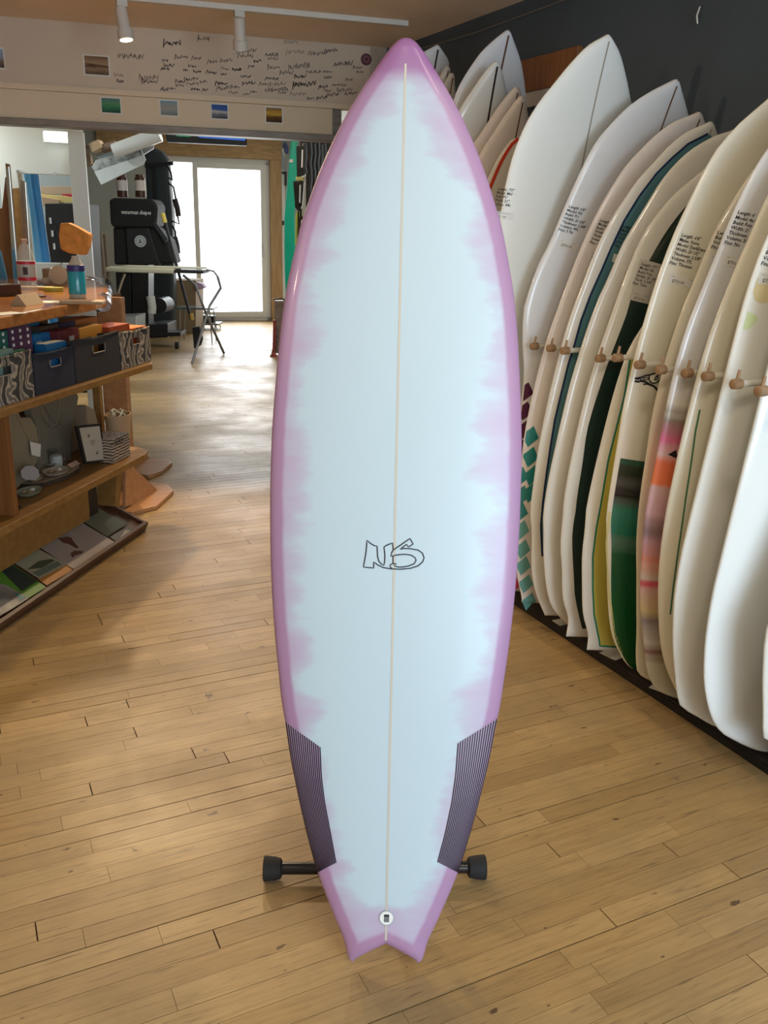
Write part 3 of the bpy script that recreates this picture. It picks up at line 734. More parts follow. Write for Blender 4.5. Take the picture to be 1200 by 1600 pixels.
# teal and plum diamonds
def diamond(b, px, py, hx, hz, mat):
    x, z = b.pix(px, py); n = 8; vs = []
    for i in range(n+1):
        for j in range(n+1):
            p, q = i/n, j/n; zq = z+(p-q)*hz; xq = x+(p+q-1)*hx
            vs.append((max(-b.hw(zq)*.992, xq), zq))
    return b.part('diamond', vs, [(i*(n+1)+j, (i+1)*(n+1)+j, (i+1)*(n+1)+j+1, i*(n+1)+j+1) for i in range(n) for j in range(n)], mat)
for i, (px, py) in enumerate([(829,682),(829,714),(831,743),(829,770),(812,745),(814,774),(812,800),(815,828),(817,858),(818,884),(822,912),(827,940)]):
    diamond(C, px, py, .030, .039, mTEAL if i < 7 else mTEAL2)
for px, py in [(821,612),(820,642),(818,672),(815,700),(812,728)]: diamond(B, px, py, .028, .036, mPLUM)
for px, py in [(803,885),(804,914)]: diamond(B, px, py, .026, .03, mPINK)['label'] = 'pink diamond'
# D: navy pinline and inlay
dl = [(1106,209),(1075,225),(1050,247),(1025,272),(1000,305),(975,345),(955,387),(940,422),(923,460),(908,500),(897,540),(888,568),(875,621),(866.5,657),(860,697),(854,738),(848,786),(845,820),(847,869)]
dln = [D.pix(*p) for p in dl]; zs = sorted([(z, x) for x, z in dln])
def dfx(z): return float(np.interp(z, [a for a, b in zs], [b for a, b in zs]))
D.band('deck_inlay', zs[0][0], zs[-1][0], lambda z: (dfx(z), -dfx(z)*.9+.02*0), mSLATE, .0006)
D.line('pinline', dln+[(abs(dln[0][0])*.6, dln[0][1]-.06)] if False else dln, .007, mNAVY, .0010)
# F: green deck
fl = [(1072,320),(1040,362),(1015,405),(988,458),(977,497),(960,540),(945,580),(933,618),(927,635),(916,676),(909,731),(902,772),(899,800),(894,829),(894,861),(896.5,902),(898,934),(905.5,967),(909.5,982)]
fz = sorted([(z, x) for x, z in [F_.pix(*p) for p in fl]])
F_.band('deck_inlay', max(.03, fz[0][0]), F_.L-.12, lambda z: (float(np.interp(z, [a for a, b in fz]+[F_.L-.1], [b for a, b in fz]+[0])), F_.hw(z)*.8), mDKG, .0008)
# G: mustard deck with teal pinline
gl = [(984,560),(975,620),(965,660),(950,720),(940,780),(932,822),(926,870),(926,920),(928,960),(936,1000),(937,1009)]
gp = [G.pix(*p) for p in gl]; gz = sorted([(z, x) for x, z in gp])
gx = lambda z: float(np.interp(z, [a for a, b in gz], [b for a, b in gz]))
G.band('deck_inlay', gz[0][0], gz[-1][0], lambda z: (gx(z), -gx(z)), mYEL, .0006)
G.line('pinline', gp+[(abs(gp[-1][0]), gp[-1][1]+.0)], .006, mPINL, .0010)
# H: green resin, emblem
ht = H.pix(984, 718)[1]
H.band('resin_tail', .012, ht, lambda z: (-H.hw(z)*.965, H.hw(z)*.965), mHGREEN, .0008, 60, 24)['label'] = 'banded green resin tail'
rail_line(H, [(952,800),(947,850),(951,927),(959,990),(970,1020)], .006, M('straw_rail', (.70, .66, .30), .3))
def hx(pl): return [H.pix(980+x/15, 560+y/15) for x, y in pl]
def closed(b, name, pl, w, mat=mINK): return b.line(name, pl, w, mat, .0012, .006)
closed(H, 'emblem_stroke', hx([(165,465),(300,445),(430,400),(560,375),(750,315),(880,280),(960,300)]), .0045)
closed(H, 'emblem_stroke', hx([(165,530),(250,545),(330,525),(420,550),(520,610),(620,650),(700,740),(740,800)]), .006)
closed(H, 'emblem_stroke', hx([(165,465),(250,490),(300,470),(330,525)]), .004)
closed(H, 'emblem_stroke', hx([(370,605),(450,600),(520,610)]), .004)
closed(H, 'emblem_stroke', catmull(hx([(520,400),(505,470),(530,540),(590,580),(670,570),(740,520),(780,440),(790,350)]), 4), .004)
closed(H, 'emblem_stroke', hx([(740,380),(670,420),(630,505),(700,490),(720,440),(680,430)]), .004)
closed(H, 'emblem_stroke', hx([(740,800),(730,690),(780,600),(800,520)]), .004)
closed(H, 'emblem_stroke', hx([(330,470),(420,450),(500,440),(470,500),(360,500)]), .003)
# K pinline, J mark, L faint tint patches
rail_line(K, [(1093,640),(1086,675),(1080,720),(1071,780),(1061,850),(1052,915),(1047,960)], .005, M('sage_pinline', (.05, .20, .10), .3))
a, b_ = J.pix(1043, 710), J.pix(1058, 712); c_ = J.pix(1056, 703); d_ = J.pix(1056, 716)
J.part('emblem', [a, d_, b_, c_], [(0, 1, 2, 3)], mINK, .0010)
def blotch(b, px, py, r, rz, col, name):
    m = M(name, col, .3, coat=.4); c = b.pix(px, py)
    v = [(c[0]+r*cos(t)*(1+.15*sin(3*t)), c[1]+rz*sin(t)*(1+.1*cos(2*t))) for t in [2*pi*k/20 for k in range(20)]]+[c]
    v = [(max(-b.hw(q)*.97, p), q) for p, q in v]
    return b.part('tint_patch', v, [(k, (k+1) % 20, 20) for k in range(20)], m, .0007)
blotch(L, 1160, 500, .034, .024, (.72, .84, .50), 'lime_tint')['label'] = 'faint lime tint patch'
blotch(L, 1194, 452, .032, .036, (.80, .70, .42), 'apricot_tint')['label'] = 'faint apricot tint patch'
# N: black stitched line
zl = [(1198,1000),(1197,1050),(1196,1100),(1197,1150)]
xs_ = [Nb.pix(*p) for p in zl]; xm = sum(p[0] for p in xs_)/4
Nb.line('stitch_line', [(-Nb.hw(z)*.86, z) for z in np.linspace(.10, 1.0, 40)], .004, mINK, .001)
stch = []
for z in np.arange(.12, 1.0, .035):
    Nb.line('stitch', [(-Nb.hw(z)*.86, z), (-Nb.hw(z)*.86-.016, z-.016)], .003, mINK, .001)
# V: red line with cream area (a red rail line curving across)
rl = [(808,226),(795,240),(782,258),(772,272),(764,284)]
RB = rackboard('W', 3.2, mCREAM2, 'cream board with a red rail line, mostly behind the tallest one', nosepx=(845, 205), xt=2.02, extra=[(.05, .12), (.25, .18), (.6, .235), (1.0, .26), (1.3, .25), (1.55, .19), (1.7, .125)], maxhw=.27, group='surfboards at the far end of the rack')
RB.line('rail_line', [(-RB.hw(z)*.90, z) for z in np.linspace(.3, RB.L-.04, 60)], .012, mRED, .0012)

# size labels written by hand
def size_label(b, px, py, lines, size=.011, w=.075, rot=0, back=mTAG, sheet=False, price='$750.00'):
    x0, z0 = b.pix(px, py); ca, sa_ = cos(rot), sin(rot)
    def tr(vs): return [(x0+x*ca-y*sa_, z0+x*sa_+y*ca) for x, y in vs]
    n = len(lines); lh = size*1.22; hgt = n*lh
    v = [(0, -hgt-.030), (w, -hgt-.030), (w, -hgt-.004), (0, -hgt-.004)]
    if sheet: v = [(-.004, -hgt-.030), (w, -hgt-.030), (w, .006), (-.004, .006)]
    dv2 = []; df = []
    nx, nz_ = 5, 5
    for i in range(nz_+1):
        for j in range(nx+1):
            dv2.append((v[0][0]+(v[1][0]-v[0][0])*j/nx, v[0][1]+(v[2][1]-v[0][1])*i/nz_))
    df = [(i*(nx+1)+j, i*(nx+1)+j+1, (i+1)*(nx+1)+j+1, (i+1)*(nx+1)+j) for i in range(nz_) for j in range(nx)]
    lb = b.part('size_label', tr(dv2), df, mLBL if sheet else mTAG, .0010)
    tv, tf = text2d('\n'.join(lines), size, True, 'LEFT', 1.0)
    o = b.part('handwriting', tr([(x+.003+.18*y, y-size*.9) for x, y in tv]), tf, mINK, .0016, parent=lb)
    tv, tf = text2d(price, size*.95); o = b.part('price_text', tr([(x+.010, y-hgt-.025) for x, y in tv]), tf, mINK, .0016, parent=lb)
    b.part('rule_line', tr([(.006, -hgt-.0095), (w-.012, -hgt-.0095), (w-.012, -hgt-.0083), (.006, -hgt-.0083)]), [(0, 1, 2, 3)], M('rule_grey', (.3, .3, .3), .6), .0016, parent=lb)
    return lb
size_label(A, 777, 291, ['Length: 7\'2"', 'Model: Mid', 'Built: PU', 'Width: 21"', 'Volume: 44L'], .0125)
size_label(B, 887, 318, ["Length: 6'8\"", 'Model: NS', 'Build: PU', 'Width: 20 3/4"', 'Thickness: 2 5/8"', 'Volume: 40L', 'Fins: 5 Fin'], .0135)
size_label(C, 936, 340, ["Length: 6'2\"", 'Model: NS', 'Build: PU', 'Width: 20 1/2"', 'Thickness: 2 1/2"', 'Volume: 35L', 'Fins: Quad'], .0125)
size_label(D, 972, 349, ["Length: 6'0\"", 'Model: NS', 'Build: PU', 'Width: 20"', 'Volume: 34L', 'Fins: Twin'], .0125)
size_label(E_, 1000, 398, ["Length: 5'10\"", 'Model: NS', 'Build: PU', 'Width: 20"', 'Fins: Twin'], .0125, rot=-.25)
size_label(F_, 1001, 408, ["Length: 5'9\"", 'Model: NS', 'Build: Poly', 'Width: 20 1/4"', 'Thick: 2 5/8"', 'Fins: Twin'], .0120, w=.072, sheet=True)
size_label(H, 1063, 362, ["Length: 6'4\"", 'Make: Stone', 'Model: DarkDiamond', 'Width: 20 1/2"', 'Thickness: 2 5/8"', 'Volume: 37L', 'Fins: Thruster'], .0130, w=.09)
size_label(I, 1119, 358, ["Length: 6'3\"", 'Build: Poly', 'Volume: 36L', 'Fins: 3'], .0130)
size_label(J, 1150, 326, ["Length: 6'", 'Model: 4x Fish', 'Build: Poly', 'Width: 21 1/4"', 'Thickness: 2 5/8"', 'Volume: 37L', 'Fins: No'], .0130, w=.09)
size_label(L, 1197, 380, ["Length: 6'6\"", 'Build: Poly', 'Volume: 42L', 'Fins: 3'], .0130)

# pegs between the boards
PEGY = [2.593, 2.47, 2.36, 2.158, 2.043, 1.938, 1.84, 1.745, 1.65, 1.54, 1.40]
def peg(px, py, full=True, n=0):
    p = on(I4, px, py, 1, PEGY[n])
    t = thing('rack_peg', (WX, p.y, p.z), PEGL[n], 'peg', 'pegs holding the boards upright in the rack')
    MB().cyl((p.x+.012, p.y, p.z), (WX+.0, p.y, p.z), .0085, n=12).obj('peg_sleeve', mPEG, t, smooth=True)
    MB().tube([(p.x-.014, p.y, p.z), (p.x-.012, p.y, p.z), (p.x+.012, p.y, p.z), (p.x+.014, p.y, p.z)], [.009, .0125, .0125, .011], 14).obj('rubber_cap', mCORK, t, smooth=True)
    MB().cyl((p.x+.0, p.y, p.z+.008), (p.x+.004, p.y, p.z+.034), .0048, .0038, 10).obj('cap_pin', mCORK, t, smooth=True)
PX = [(835,541),(861,544),(883,548),(938,560),(965,559),(1000,570),(1033,578),(1074,583),(1106,588),(1151,600),(1190,611)]
PEGL = ['peg in front of the plum-diamond board', 'peg in front of the teal-diamond board', 'peg before the navy-lined board, white sleeve showing', 'peg left of the bottle-green deck', 'peg crossing the bottle-green deck', 'peg above the winged emblem, left end', 'peg just right of the winged emblem', 'peg in front of the pink-splashed board', 'peg in front of the thin green-lined cream board', 'peg in front of the lime-tinted white board', 'rightmost peg, beside the widest white board']
for i, p in enumerate(PX): peg(*p, n=i)
for i, (y, lab) in enumerate([(1.40, 'x')][:0]): pass
# price slips lying on the rack base
for i, (px, py, w, lab) in enumerate([(860,975,.05,'small paper slip under the navy-lined board tail'),(948,1024,.07,'white paper slip on the rack base by the mustard-deck board'),(1030,1080,.10,'printed paper slip at the rack edge under the pink-splashed board')]):
    p = on(I4, px, py, 2, .03)
    x = max(1.93, p.x)
    m = MB(); m.box((x, p.y, .0295), (.07, w, .0012), Matrix.Rotation(.2*i, 3, 'Z'))
    tag(m.obj('paper_slip', mPAPER, origin=(x, p.y, .029)), lab, 'paper slip')
# ------------------------------------------------------------------ header wall: photographs, handwriting, track
def photo(name, F, v, x0, y0, x1, y1, stops, lab, horizon=.5):
    a = on(F, x0, (y0+y1)/2, 1, v); b = on(F, x1, (y0+y1)/2, 1, v); t = on(F, (x0+x1)/2, y0, 1, v); u = on(F, (x0+x1)/2, y1, 1, v)
    cx, cz = (a.x+b.x)/2, (t.z+u.z)/2; w, h = abs(b.x-a.x), abs(t.z-u.z)
    t_ = thing(name, F @ Vector((cx, v, cz)), lab, 'photograph', 'surf photographs pinned on the header wall')
    MB(F).box((cx, v-.002, cz), (w, .003, h)).obj('white_border', mPAPER, t_)
    m = bpy.data.materials.new('print'); m.use_nodes = True; nt = m.node_tree; bs = nt.nodes['Principled BSDF']; bs.inputs['Roughness'].default_value = .7; bs.inputs['Specular IOR Level'].default_value = .15
    tc = N(nt, 'ShaderNodeTexCoord'); sp = N(nt, 'ShaderNodeSeparateXYZ'); nt.links.new(tc.outputs['Object'], sp.inputs[0])
    nz = noise_(nt, 22, (1, 1, 3), 4)
    f = math_(nt, 'ADD', math_(nt, 'ADD', math_(nt, 'DIVIDE', sp.outputs[2], h*.9), .5), math_(nt, 'MULTIPLY', math_(nt, 'SUBTRACT', nz, .5), .35))
    nt.links.new(ramp(nt, stops, f).outputs[0], bs.inputs['Base Color'])
    MB(F).box((cx, v-.0042, cz), (w*.88, .002, h*.86)).obj('print', m, t_)
photo('photograph', BF, 0, 130, 86, 172, 119, [(0, (.10, .07, .05)), (.35, (.30, .20, .12)), (.5, (.10, .05, .03)), (.6, (.38, .26, .16)), (1, (.18, .10, .06))], 'sepia beach photograph, larger one high on the header wall')
photo('photograph', BF, 0, -14, 74, 7, 108, [(0, (.08, .06, .05)), (.4, (.22, .16, .12)), (.55, (.25, .30, .38)), (1, (.30, .40, .55))], 'blue-sky photograph cut off at the left edge')
photo('photograph', BF, .02, 157, 152, 190, 178, [(0, (.02, .06, .06)), (.4, (.05, .22, .10)), (.6, (.10, .30, .14)), (1, (.12, .20, .22))], 'green wave photograph, first of the lower row')
photo('photograph', BF, .02, 249, 156, 279, 182, [(0, (.20, .22, .20)), (.4, (.30, .34, .34)), (.55, (.36, .34, .28)), (1, (.20, .34, .42))], 'pale grey-blue sea photograph, second of the lower row')
photo('photograph', BF, .02, 329, 162, 357, 187, [(0, (.05, .06, .08)), (.35, (.20, .22, .24)), (.5, (.5, .5, .5)), (.62, (.05, .12, .35)), (1, (.04, .10, .32))], 'deep blue sky photograph with a white wave, third of the lower row')
photo('photograph', BF, .02, 414, 167, 442, 193, [(0, (.06, .03, .015)), (.4, (.14, .07, .02)), (.55, (.60, .35, .06)), (1, (.20, .12, .05))], 'golden sunset photograph, last of the lower row')
# felt-pen signatures: unreadable scrawls
SG = [(268,68,28),(318,61,22),(204,88,40),(185,118,14),(188,128,10),(232,122,30),(233,128,26),(258,95,10),(263,103,16),(283,90,20),(307,92,16),(332,97,14),(353,95,18),(385,80,30),(384,88,24),(455,66,22),(425,86,20),(426,92,16),(462,82,28),(497,84,30),(517,80,22),(402,96,12),(427,106,20),(467,104,34),(370,109,12),(393,104,10),(300,104,14),(308,112,12),(282,128,14),(281,134,12),(298,124,22),(301,131,18),(330,114,18),(352,108,12),(350,116,10),(318,128,10),(345,131,18),(350,138,24),(368,136,12),(384,120,16),(388,130,20),(365,145,14),(384,148,10),(396,144,8),(425,123,22),(433,132,26),(432,141,36),(442,145,10),(474,132,36),(490,113,24),(511,113,14),(512,121,12),(536,100,28),(558,106,16),(505,136,16),(512,142,10),(503,153,18),(466,147,24),(485,154,10),(530,133,22),(545,125,12),(537,141,24),(562,113,12),(258,108,14),(257,140,10),(268,139,12),(305,140,14),(320,141,10),(520,148,18),(548,146,18),(290,110,8),(412,132,14),(468,120,18),(447,114,22)]
rs = random.Random(5)
mPEN = M('faded_pen', (.16, .13, .11), .7); mPEN2 = M('dark_pen', (.04, .03, .03), .7); mPEN3 = M('faint_pen', (.30, .25, .20), .7)
for i, (px, py, w) in enumerate(SG):
    c = on(BF, px, py, 1, 0); sc = abs(on(BF, px+w/2, py, 1, 0).x-on(BF, px-w/2, py, 1, 0).x)
    h = sc*rs.uniform(.10, .17)+.006; n = max(5, int(sc/.012)); tilt = rs.uniform(.05, .35); P = []
    for k in range(n*2):
        t = k/(n*2-1); x = -sc/2+sc*t+rs.uniform(-.006, .006)
        P.append((x, tilt*x*.5+(h*rs.uniform(.3, 1.0) if k % 2 else -h*rs.uniform(.1, .7))*(1.4 if k < 2 else .8)))
    P = catmull(P, 3)
    v2, f2 = ribbon2d(P, .0035 if i % 4 else .005)
    mb = MB(BF); mb.add([(c.x+x, -.0012, c.z+y) for x, y in v2], f2)
    mb.obj('signature', (mPEN, mPEN2, mPEN3)[0 if i % 3 else (1 if rs.random() < .6 else 2)], hd)
c = on(BF, 572, 93, 1, 0)
dk = MB(BF); dk.cyl((c.x, -.006, c.z), (c.x, .0, c.z), .032, n=24)
ds = dk.obj('round_sticker', M('maroon_sticker', (.10, .015, .03), .5), origin=BF @ Vector((c.x, 0, c.z)))
tag(ds, 'round maroon sticker near the right end of the signed wall', 'sticker')
rg2 = MB(BF); rg2.add([(c.x+r*cos(2*pi*k/24), -.0075, c.z+r*sin(2*pi*k/24)) for r in (.014, .018) for k in range(24)], [(k, (k+1) % 24, 24+(k+1) % 24, 24+k) for k in range(24)])
rg2.obj('ring', M('sticker_ring', (.32, .12, .12), .5), ds)
# ceiling track
tA = on(I4, 183, -2, 2, CZ-.02); tB = on(I4, 637, 40, 2, CZ-.02); tA = tA+(tA-tB)*.5
tr = thing('lighting_track', tB, 'long white metal lighting track fixed to the tan ceiling', 'lighting track')
td = (tB-tA).normalized(); tn = Vector((-td.y, td.x, 0))
mb = MB(frame(tA, td, tn, (0, 0, 1))); mb.bb((0, -.017, -.005), ((tB-tA).length, .017, .02)); mb.obj('rail', mTRACK, tr, bevel=.002)
mLAMPG = M('lamp_lens', (1, .9, .7), .3, emit=((1, .85, .6), 4))
def head(px, py0, py1, lab, tilt, name='track_light'):
    p = on(I4, px, py0, 2, CZ-.03)
    k = ((p-tA).dot(td)); p = tA+td*k; p.z = CZ-.025
    t = thing(name, p, lab, 'track light', 'white spotlights on the ceiling track')
    MB().box((p.x, p.y, p.z-.012), (.05, .03, .03)).obj('adapter', mTRACK, t, bevel=.002)
    MB().tube([p, p+Vector((0, 0, -.075))], .006, 8).obj('stem', mTRACK, t)
    a = p+Vector((0, 0, -.075)); d = Vector(tilt).normalized()
    MB().tube([a-d*.05, a-d*.045, a+d*.05, a+d*.052, a+d*.095], [.020, .027, .029, .036, .037], 20).obj('lamp_housing', mTRACK, t, smooth=True)
    MB().tube([a+d*.0952, a+d*.0965], [.030, .030], 20).obj('lens', mLAMPG, t)
head(190, 0, 50, 'white track spotlight in front of the sepia photograph', (.1, -.15, -1))
head(373, 20, 66, 'white track spotlight in front of the signatures', (.15, .35, -1))
p = on(I4, 519, -4, 2, CZ-.02)
tag(MB().lathe([(.035, 0), (.035, .02), (.02, .021)], (p.x, p.y, CZ-.021), 18).obj('ceiling_downlight', mLAMPG, origin=p), 'small glowing downlight at the top edge of the photo', 'ceiling light')

# ------------------------------------------------------------------ display shelf unit
cu = thing('display_shelf', CF @ Vector((-.7, .2, 0)), 'open plywood display shelf with two shelves and a slanted print tray', 'shelf')
rnd = [(-1.9, 0), (.15, 0), (.19, .02), (.21, .06), (.21, .42), (-1.9, .42)]
MB(CF).prism(rnd, .742, .77).obj('shelf_board', mPLY, cu, bevel=.003)
MB(CF).prism([(-1.9, 0), (.02, 0), (.09, .02), (.14, .08), (.15, .16), (.15, .42), (-1.9, .42)], .33, .36).obj('shelf_board', mPLY, cu, bevel=.003)
MB(CF).bb((-1.9, .42, .0), (.08, .436, .742)).obj('back_panel', mPLY, cu)
dvx = on(CF, 16, 700, 1, .03).x
MB(CF).bb((dvx-.012, .03, .36), (dvx+.012, .42, .742)).obj('divider', mPLYD, cu, bevel=.002)
ux_ = on(CF, 160, 640, 1, .38).x
MB(CF).bb((ux_-.015, .38, .36), (ux_+.015, .42, .742)).obj('upright', mPLY, cu, bevel=.002)
MB(CF).bb((-1.9, .14, .12), (-.27, .16, .33)).obj('kick_panel', mPLY, cu)
MB(CF).bb((-.27, .16, .0), (-.16, .30, .33)).obj('end_panel', mBLACK, cu)
TA = radians(24)
TF = CF @ Matrix.Translation((0, -.005, .035)) @ Matrix.Rotation(TA, 4, 'X')
MB(TF).bb((-1.9, .0, -.02), (-.03, .34, -.006)).obj('tray_bottom', mTRAY, cu)
MB(TF).bb((-1.9, -.016, -.03), (-.03, .002, .014)).obj('tray_front_rim', mTRAY, cu, bevel=.002)
MB(TF).bb((-.045, .0, -.03), (-.03, .34, .010)).obj('tray_side_rim', mTRAY, cu, bevel=.002)
MB(CF).bb((-1.9, .28, .0), (-.05, .30, .13)).obj('tray_support', mTRAY, cu)
MB(CF).bb((-1.9, .0, .0), (-.04, .02, .02)).obj('tray_foot', mTRAY, cu)
def sheet(name, pix, z, mat, lab, cat='art print', group='prints lying in the slanted tray'):
    q = [on(TF, x, y, 2, z) for x, y in pix]; q = [(min(-.048, max(-1.85, p.x)), min(.335, max(.004, p.y))) for p in q]
    c = TF @ Vector((sum(p[0] for p in q)/len(q), sum(p[1] for p in q)/len(q), z))
    o = MB(TF).prism(q, z-.0015, z).obj(name, mat, origin=c); return tag(o, lab, cat, group)
def decal(par, name, pix, z, mat):
    q = [on(TF, x, y, 2, z) for x, y in pix]
    return MB(TF).prism([(p.x, p.y) for p in q], z-.0006, z).obj(name, mat, par)
def S7(l): return [(x/3.81, 580+y/3.81) for x, y in l]
s = sheet('art_print', S7([(0, 1060), (130, 1000), (210, 1060), (60, 1140)]), -.001, M('rust_print', (.42, .16, .05), .5), 'rust orange print at the back left of the tray')
s = sheet('art_print', S7([(85, 1140), (215, 1050), (400, 1150), (235, 1235)]), .0005, M('landscape_print', (.34, .32, .22), .5), 'muted landscape print with dark green hills')
decal(s, 'hill_shape', S7([(160, 1180), (230, 1130), (300, 1118), (330, 1125), (250, 1170)]), .0012, M('hill_green', (.07, .08, .05), .5))
decal(s, 'water_shape', S7([(190, 1200), (340, 1130), (370, 1150), (230, 1222)]), .0013, M('water_teal', (.14, .17, .13), .5))
s = sheet('art_print', S7([(230, 1240), (400, 1150), (440, 1180), (280, 1275)]), -.001, M('orange_print', (.46, .19, .04), .5), 'small orange print strip against the tray front')
s = sheet('art_print', S7([(140, 985), (400, 850), (690, 1020), (440, 1178)]), .003, M('mauve_print', (.36, .30, .27), .25), 'large pale print of two brown figures under plastic sleeve')
mFIG = M('print_figure', (.12, .05, .035), .5)
decal(s, 'print_figure', S7([(345, 995), (400, 985), (425, 990), (435, 1010), (470, 1050), (455, 1055), (410, 1028), (375, 1020)]), .0040, mFIG)
decal(s, 'print_figure', S7([(420, 1085), (440, 1068), (495, 1070), (490, 1085), (450, 1095), (430, 1110)]), .0040, mFIG)
s = sheet('art_print', S7([(390, 825), (490, 765), (760, 905), (640, 985)]), .006, M('sage_sleeve', (.17, .18, .14), .12, coat=.5), 'sage green print in a shiny sleeve at the tray right')
s = sheet('art_print', S7([(650, 985), (760, 925), (820, 945), (700, 1018)]), .001, M('sketch_print', (.06, .055, .05), .4), 'small dark sketch print in the tray right front corner')
decal(s, 'sketch_mark', S7([(715, 990), (745, 945), (785, 950), (760, 985)]), .0018, M('sketch_pale', (.30, .27, .22), .5))
s = sheet('art_print', S7([(-60, 1110), (0, 1100), (275, 1285), (75, 1410), (-60, 1480)]), .003, M('lime_card', (.10, .26, .03), .4), 'lime green bordered print at the left end of the tray')
decal(s, 'dark_panel', S7([(0, 1180), (60, 1145), (220, 1250), (130, 1310)]), .0038, M('print_dark', (.03, .045, .04), .4))
decal(s, 'green_strip', S7([(0, 1140), (40, 1120), (60, 1135), (0, 1170)]), .0038, M('print_moss', (.05, .12, .03), .4))
s = sheet('art_print', S7([(-60, 1260), (30, 1270), (175, 1350), (75, 1412), (-60, 1490)]), .006, M('white_black_print', (.42, .38, .32), .35, col2=(.05, .05, .05), nscale=9), 'black and white print with a teal corner, front left of tray')
decal(s, 'teal_corner', S7([(90, 1320), (160, 1345), (120, 1370)]), .0068, M('print_teal', (.03, .18, .18), .4))

# ------------------------------------------------------------------ counter with wooden supports
ct = thing('counter', CF @ Vector((0, .7, 0)), 'varnished reddish wooden counter with live edge on plywood supports', 'counter')
CP = [(-2.2, -.06), (-.93, .04), (-.38, .10), (-.12, .12), (.03, .15), (.12, .21), (.34, .30), (.75, .52), (1.13, .72), (1.30, .90), (1.28, 1.10), (1.1, 1.22), (.8, 1.26), (-2.2, 1.30)]
MB(CF).prism(CP, 1.03, 1.075).obj('countertop', mCTR, ct, bevel=.008, seg=3)
# thick live edge on the far end, polished bark
le = MB(CF); le.tube([(.03, .16, 1.04), (.15, .235, 1.035), (.34, .325, 1.04), (.75, .54, 1.035), (1.12, .74, 1.045), (1.29, .92, 1.04), (1.27, 1.08, 1.04)], [.03, .045, .035, .04, .045, .05, .035], 12)
le.obj('live_edge', M('polished_bark', (.24, .10, .05), .10, noise=.5, nscale=9, bump=1.0, coat=1), ct, smooth=True)
MB(CF).bb((-2.2, .46, .0), (.05, .50, 1.03)).obj('front_panel', mPLYD, ct)
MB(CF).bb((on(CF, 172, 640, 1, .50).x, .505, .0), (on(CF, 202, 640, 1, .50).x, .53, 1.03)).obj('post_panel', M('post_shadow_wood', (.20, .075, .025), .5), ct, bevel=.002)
pb_ = on(CF, 203, 640, 1, .36).x
MB(CF).bb((pb_-.02, .36, .02), (pb_+.02, .50, 1.03)).obj('post_board', mFOOT, ct, bevel=.003)
def foot(basepix, wing, zt=.022):
    q = [on(I4, x, y, 2, zt) for x, y in basepix]
    MB().prism([(p.x, p.y) for p in q], 0.0005, zt).obj('foot_plate', mFOOT, ct, bevel=.003)
foot([(160, 795), (205, 800), (245, 790), (271, 766), (262, 757), (235, 752), (190, 770)], None)
foot([(208, 738), (232, 743), (252, 736), (269, 722), (262, 717), (235, 714), (208, 722)], None)
pprism(CF, [(197, 700), (206, 728), (258, 776), (196, 792)], .20, .018).obj('wing_brace', mFOOT, ct, bevel=.002)
pprism(CF, [(184, 735), (193, 733), (187, 790), (180, 792)], .12, .10).obj('brace_board', mPLY, ct, bevel=.003)
pprism(CF, [(206, 700), (216, 700), (243, 722), (216, 727)], .55, .018).obj('wing_brace', mFOOT, ct, bevel=.002)
pprism(CF, [(158, 478), (172, 478), (206, 520), (196, 530), (160, 530)], .62, .03).obj('leg_brace', mPLYD, ct, bevel=.003)
p = on(CF, 86, 494, 1, .095)
t = tag(MB(CF).box((p.x, .098, 1.052), (.055, .003, .022), Matrix.Rotation(.11, 3, 'Z')).obj('price_tag', mTAG, origin=CF @ Vector((p.x, .098, 1.052))), 'small white price tag on the front edge of the counter', 'price tag')

# ---- baskets
def zebra(name, dark=(.05, .05, .05), light=(.42, .36, .28)):
    m = M(name, light, .8); nt = m.node_tree; b = nt.nodes['Principled BSDF']
    tc = N(nt, 'ShaderNodeTexCoord'); wv = N(nt, 'ShaderNodeTexWave'); wv.inputs['Scale'].default_value = 9; wv.inputs['Distortion'].default_value = 9
    wv.inputs['Detail'].default_value = 2; wv.inputs['Detail Scale'].default_value = 1.2; nt.links.new(tc.outputs['Object'], wv.inputs['Vector'])
    nt.links.new(ramp(nt, [(.36, dark), (.44, light), (.8, light), (.9, (.16, .14, .12))], wv.outputs[0]).outputs[0], b.inputs['Base Color']); return m
mZEB = zebra('leaf_print_fabric'); mCHAR = M('charcoal_felt', (.035, .034, .038), .95, bump=.2, nscale=150); mNAVYF = M('navy_felt', (.028, .032, .050), .95, bump=.2, nscale=150)
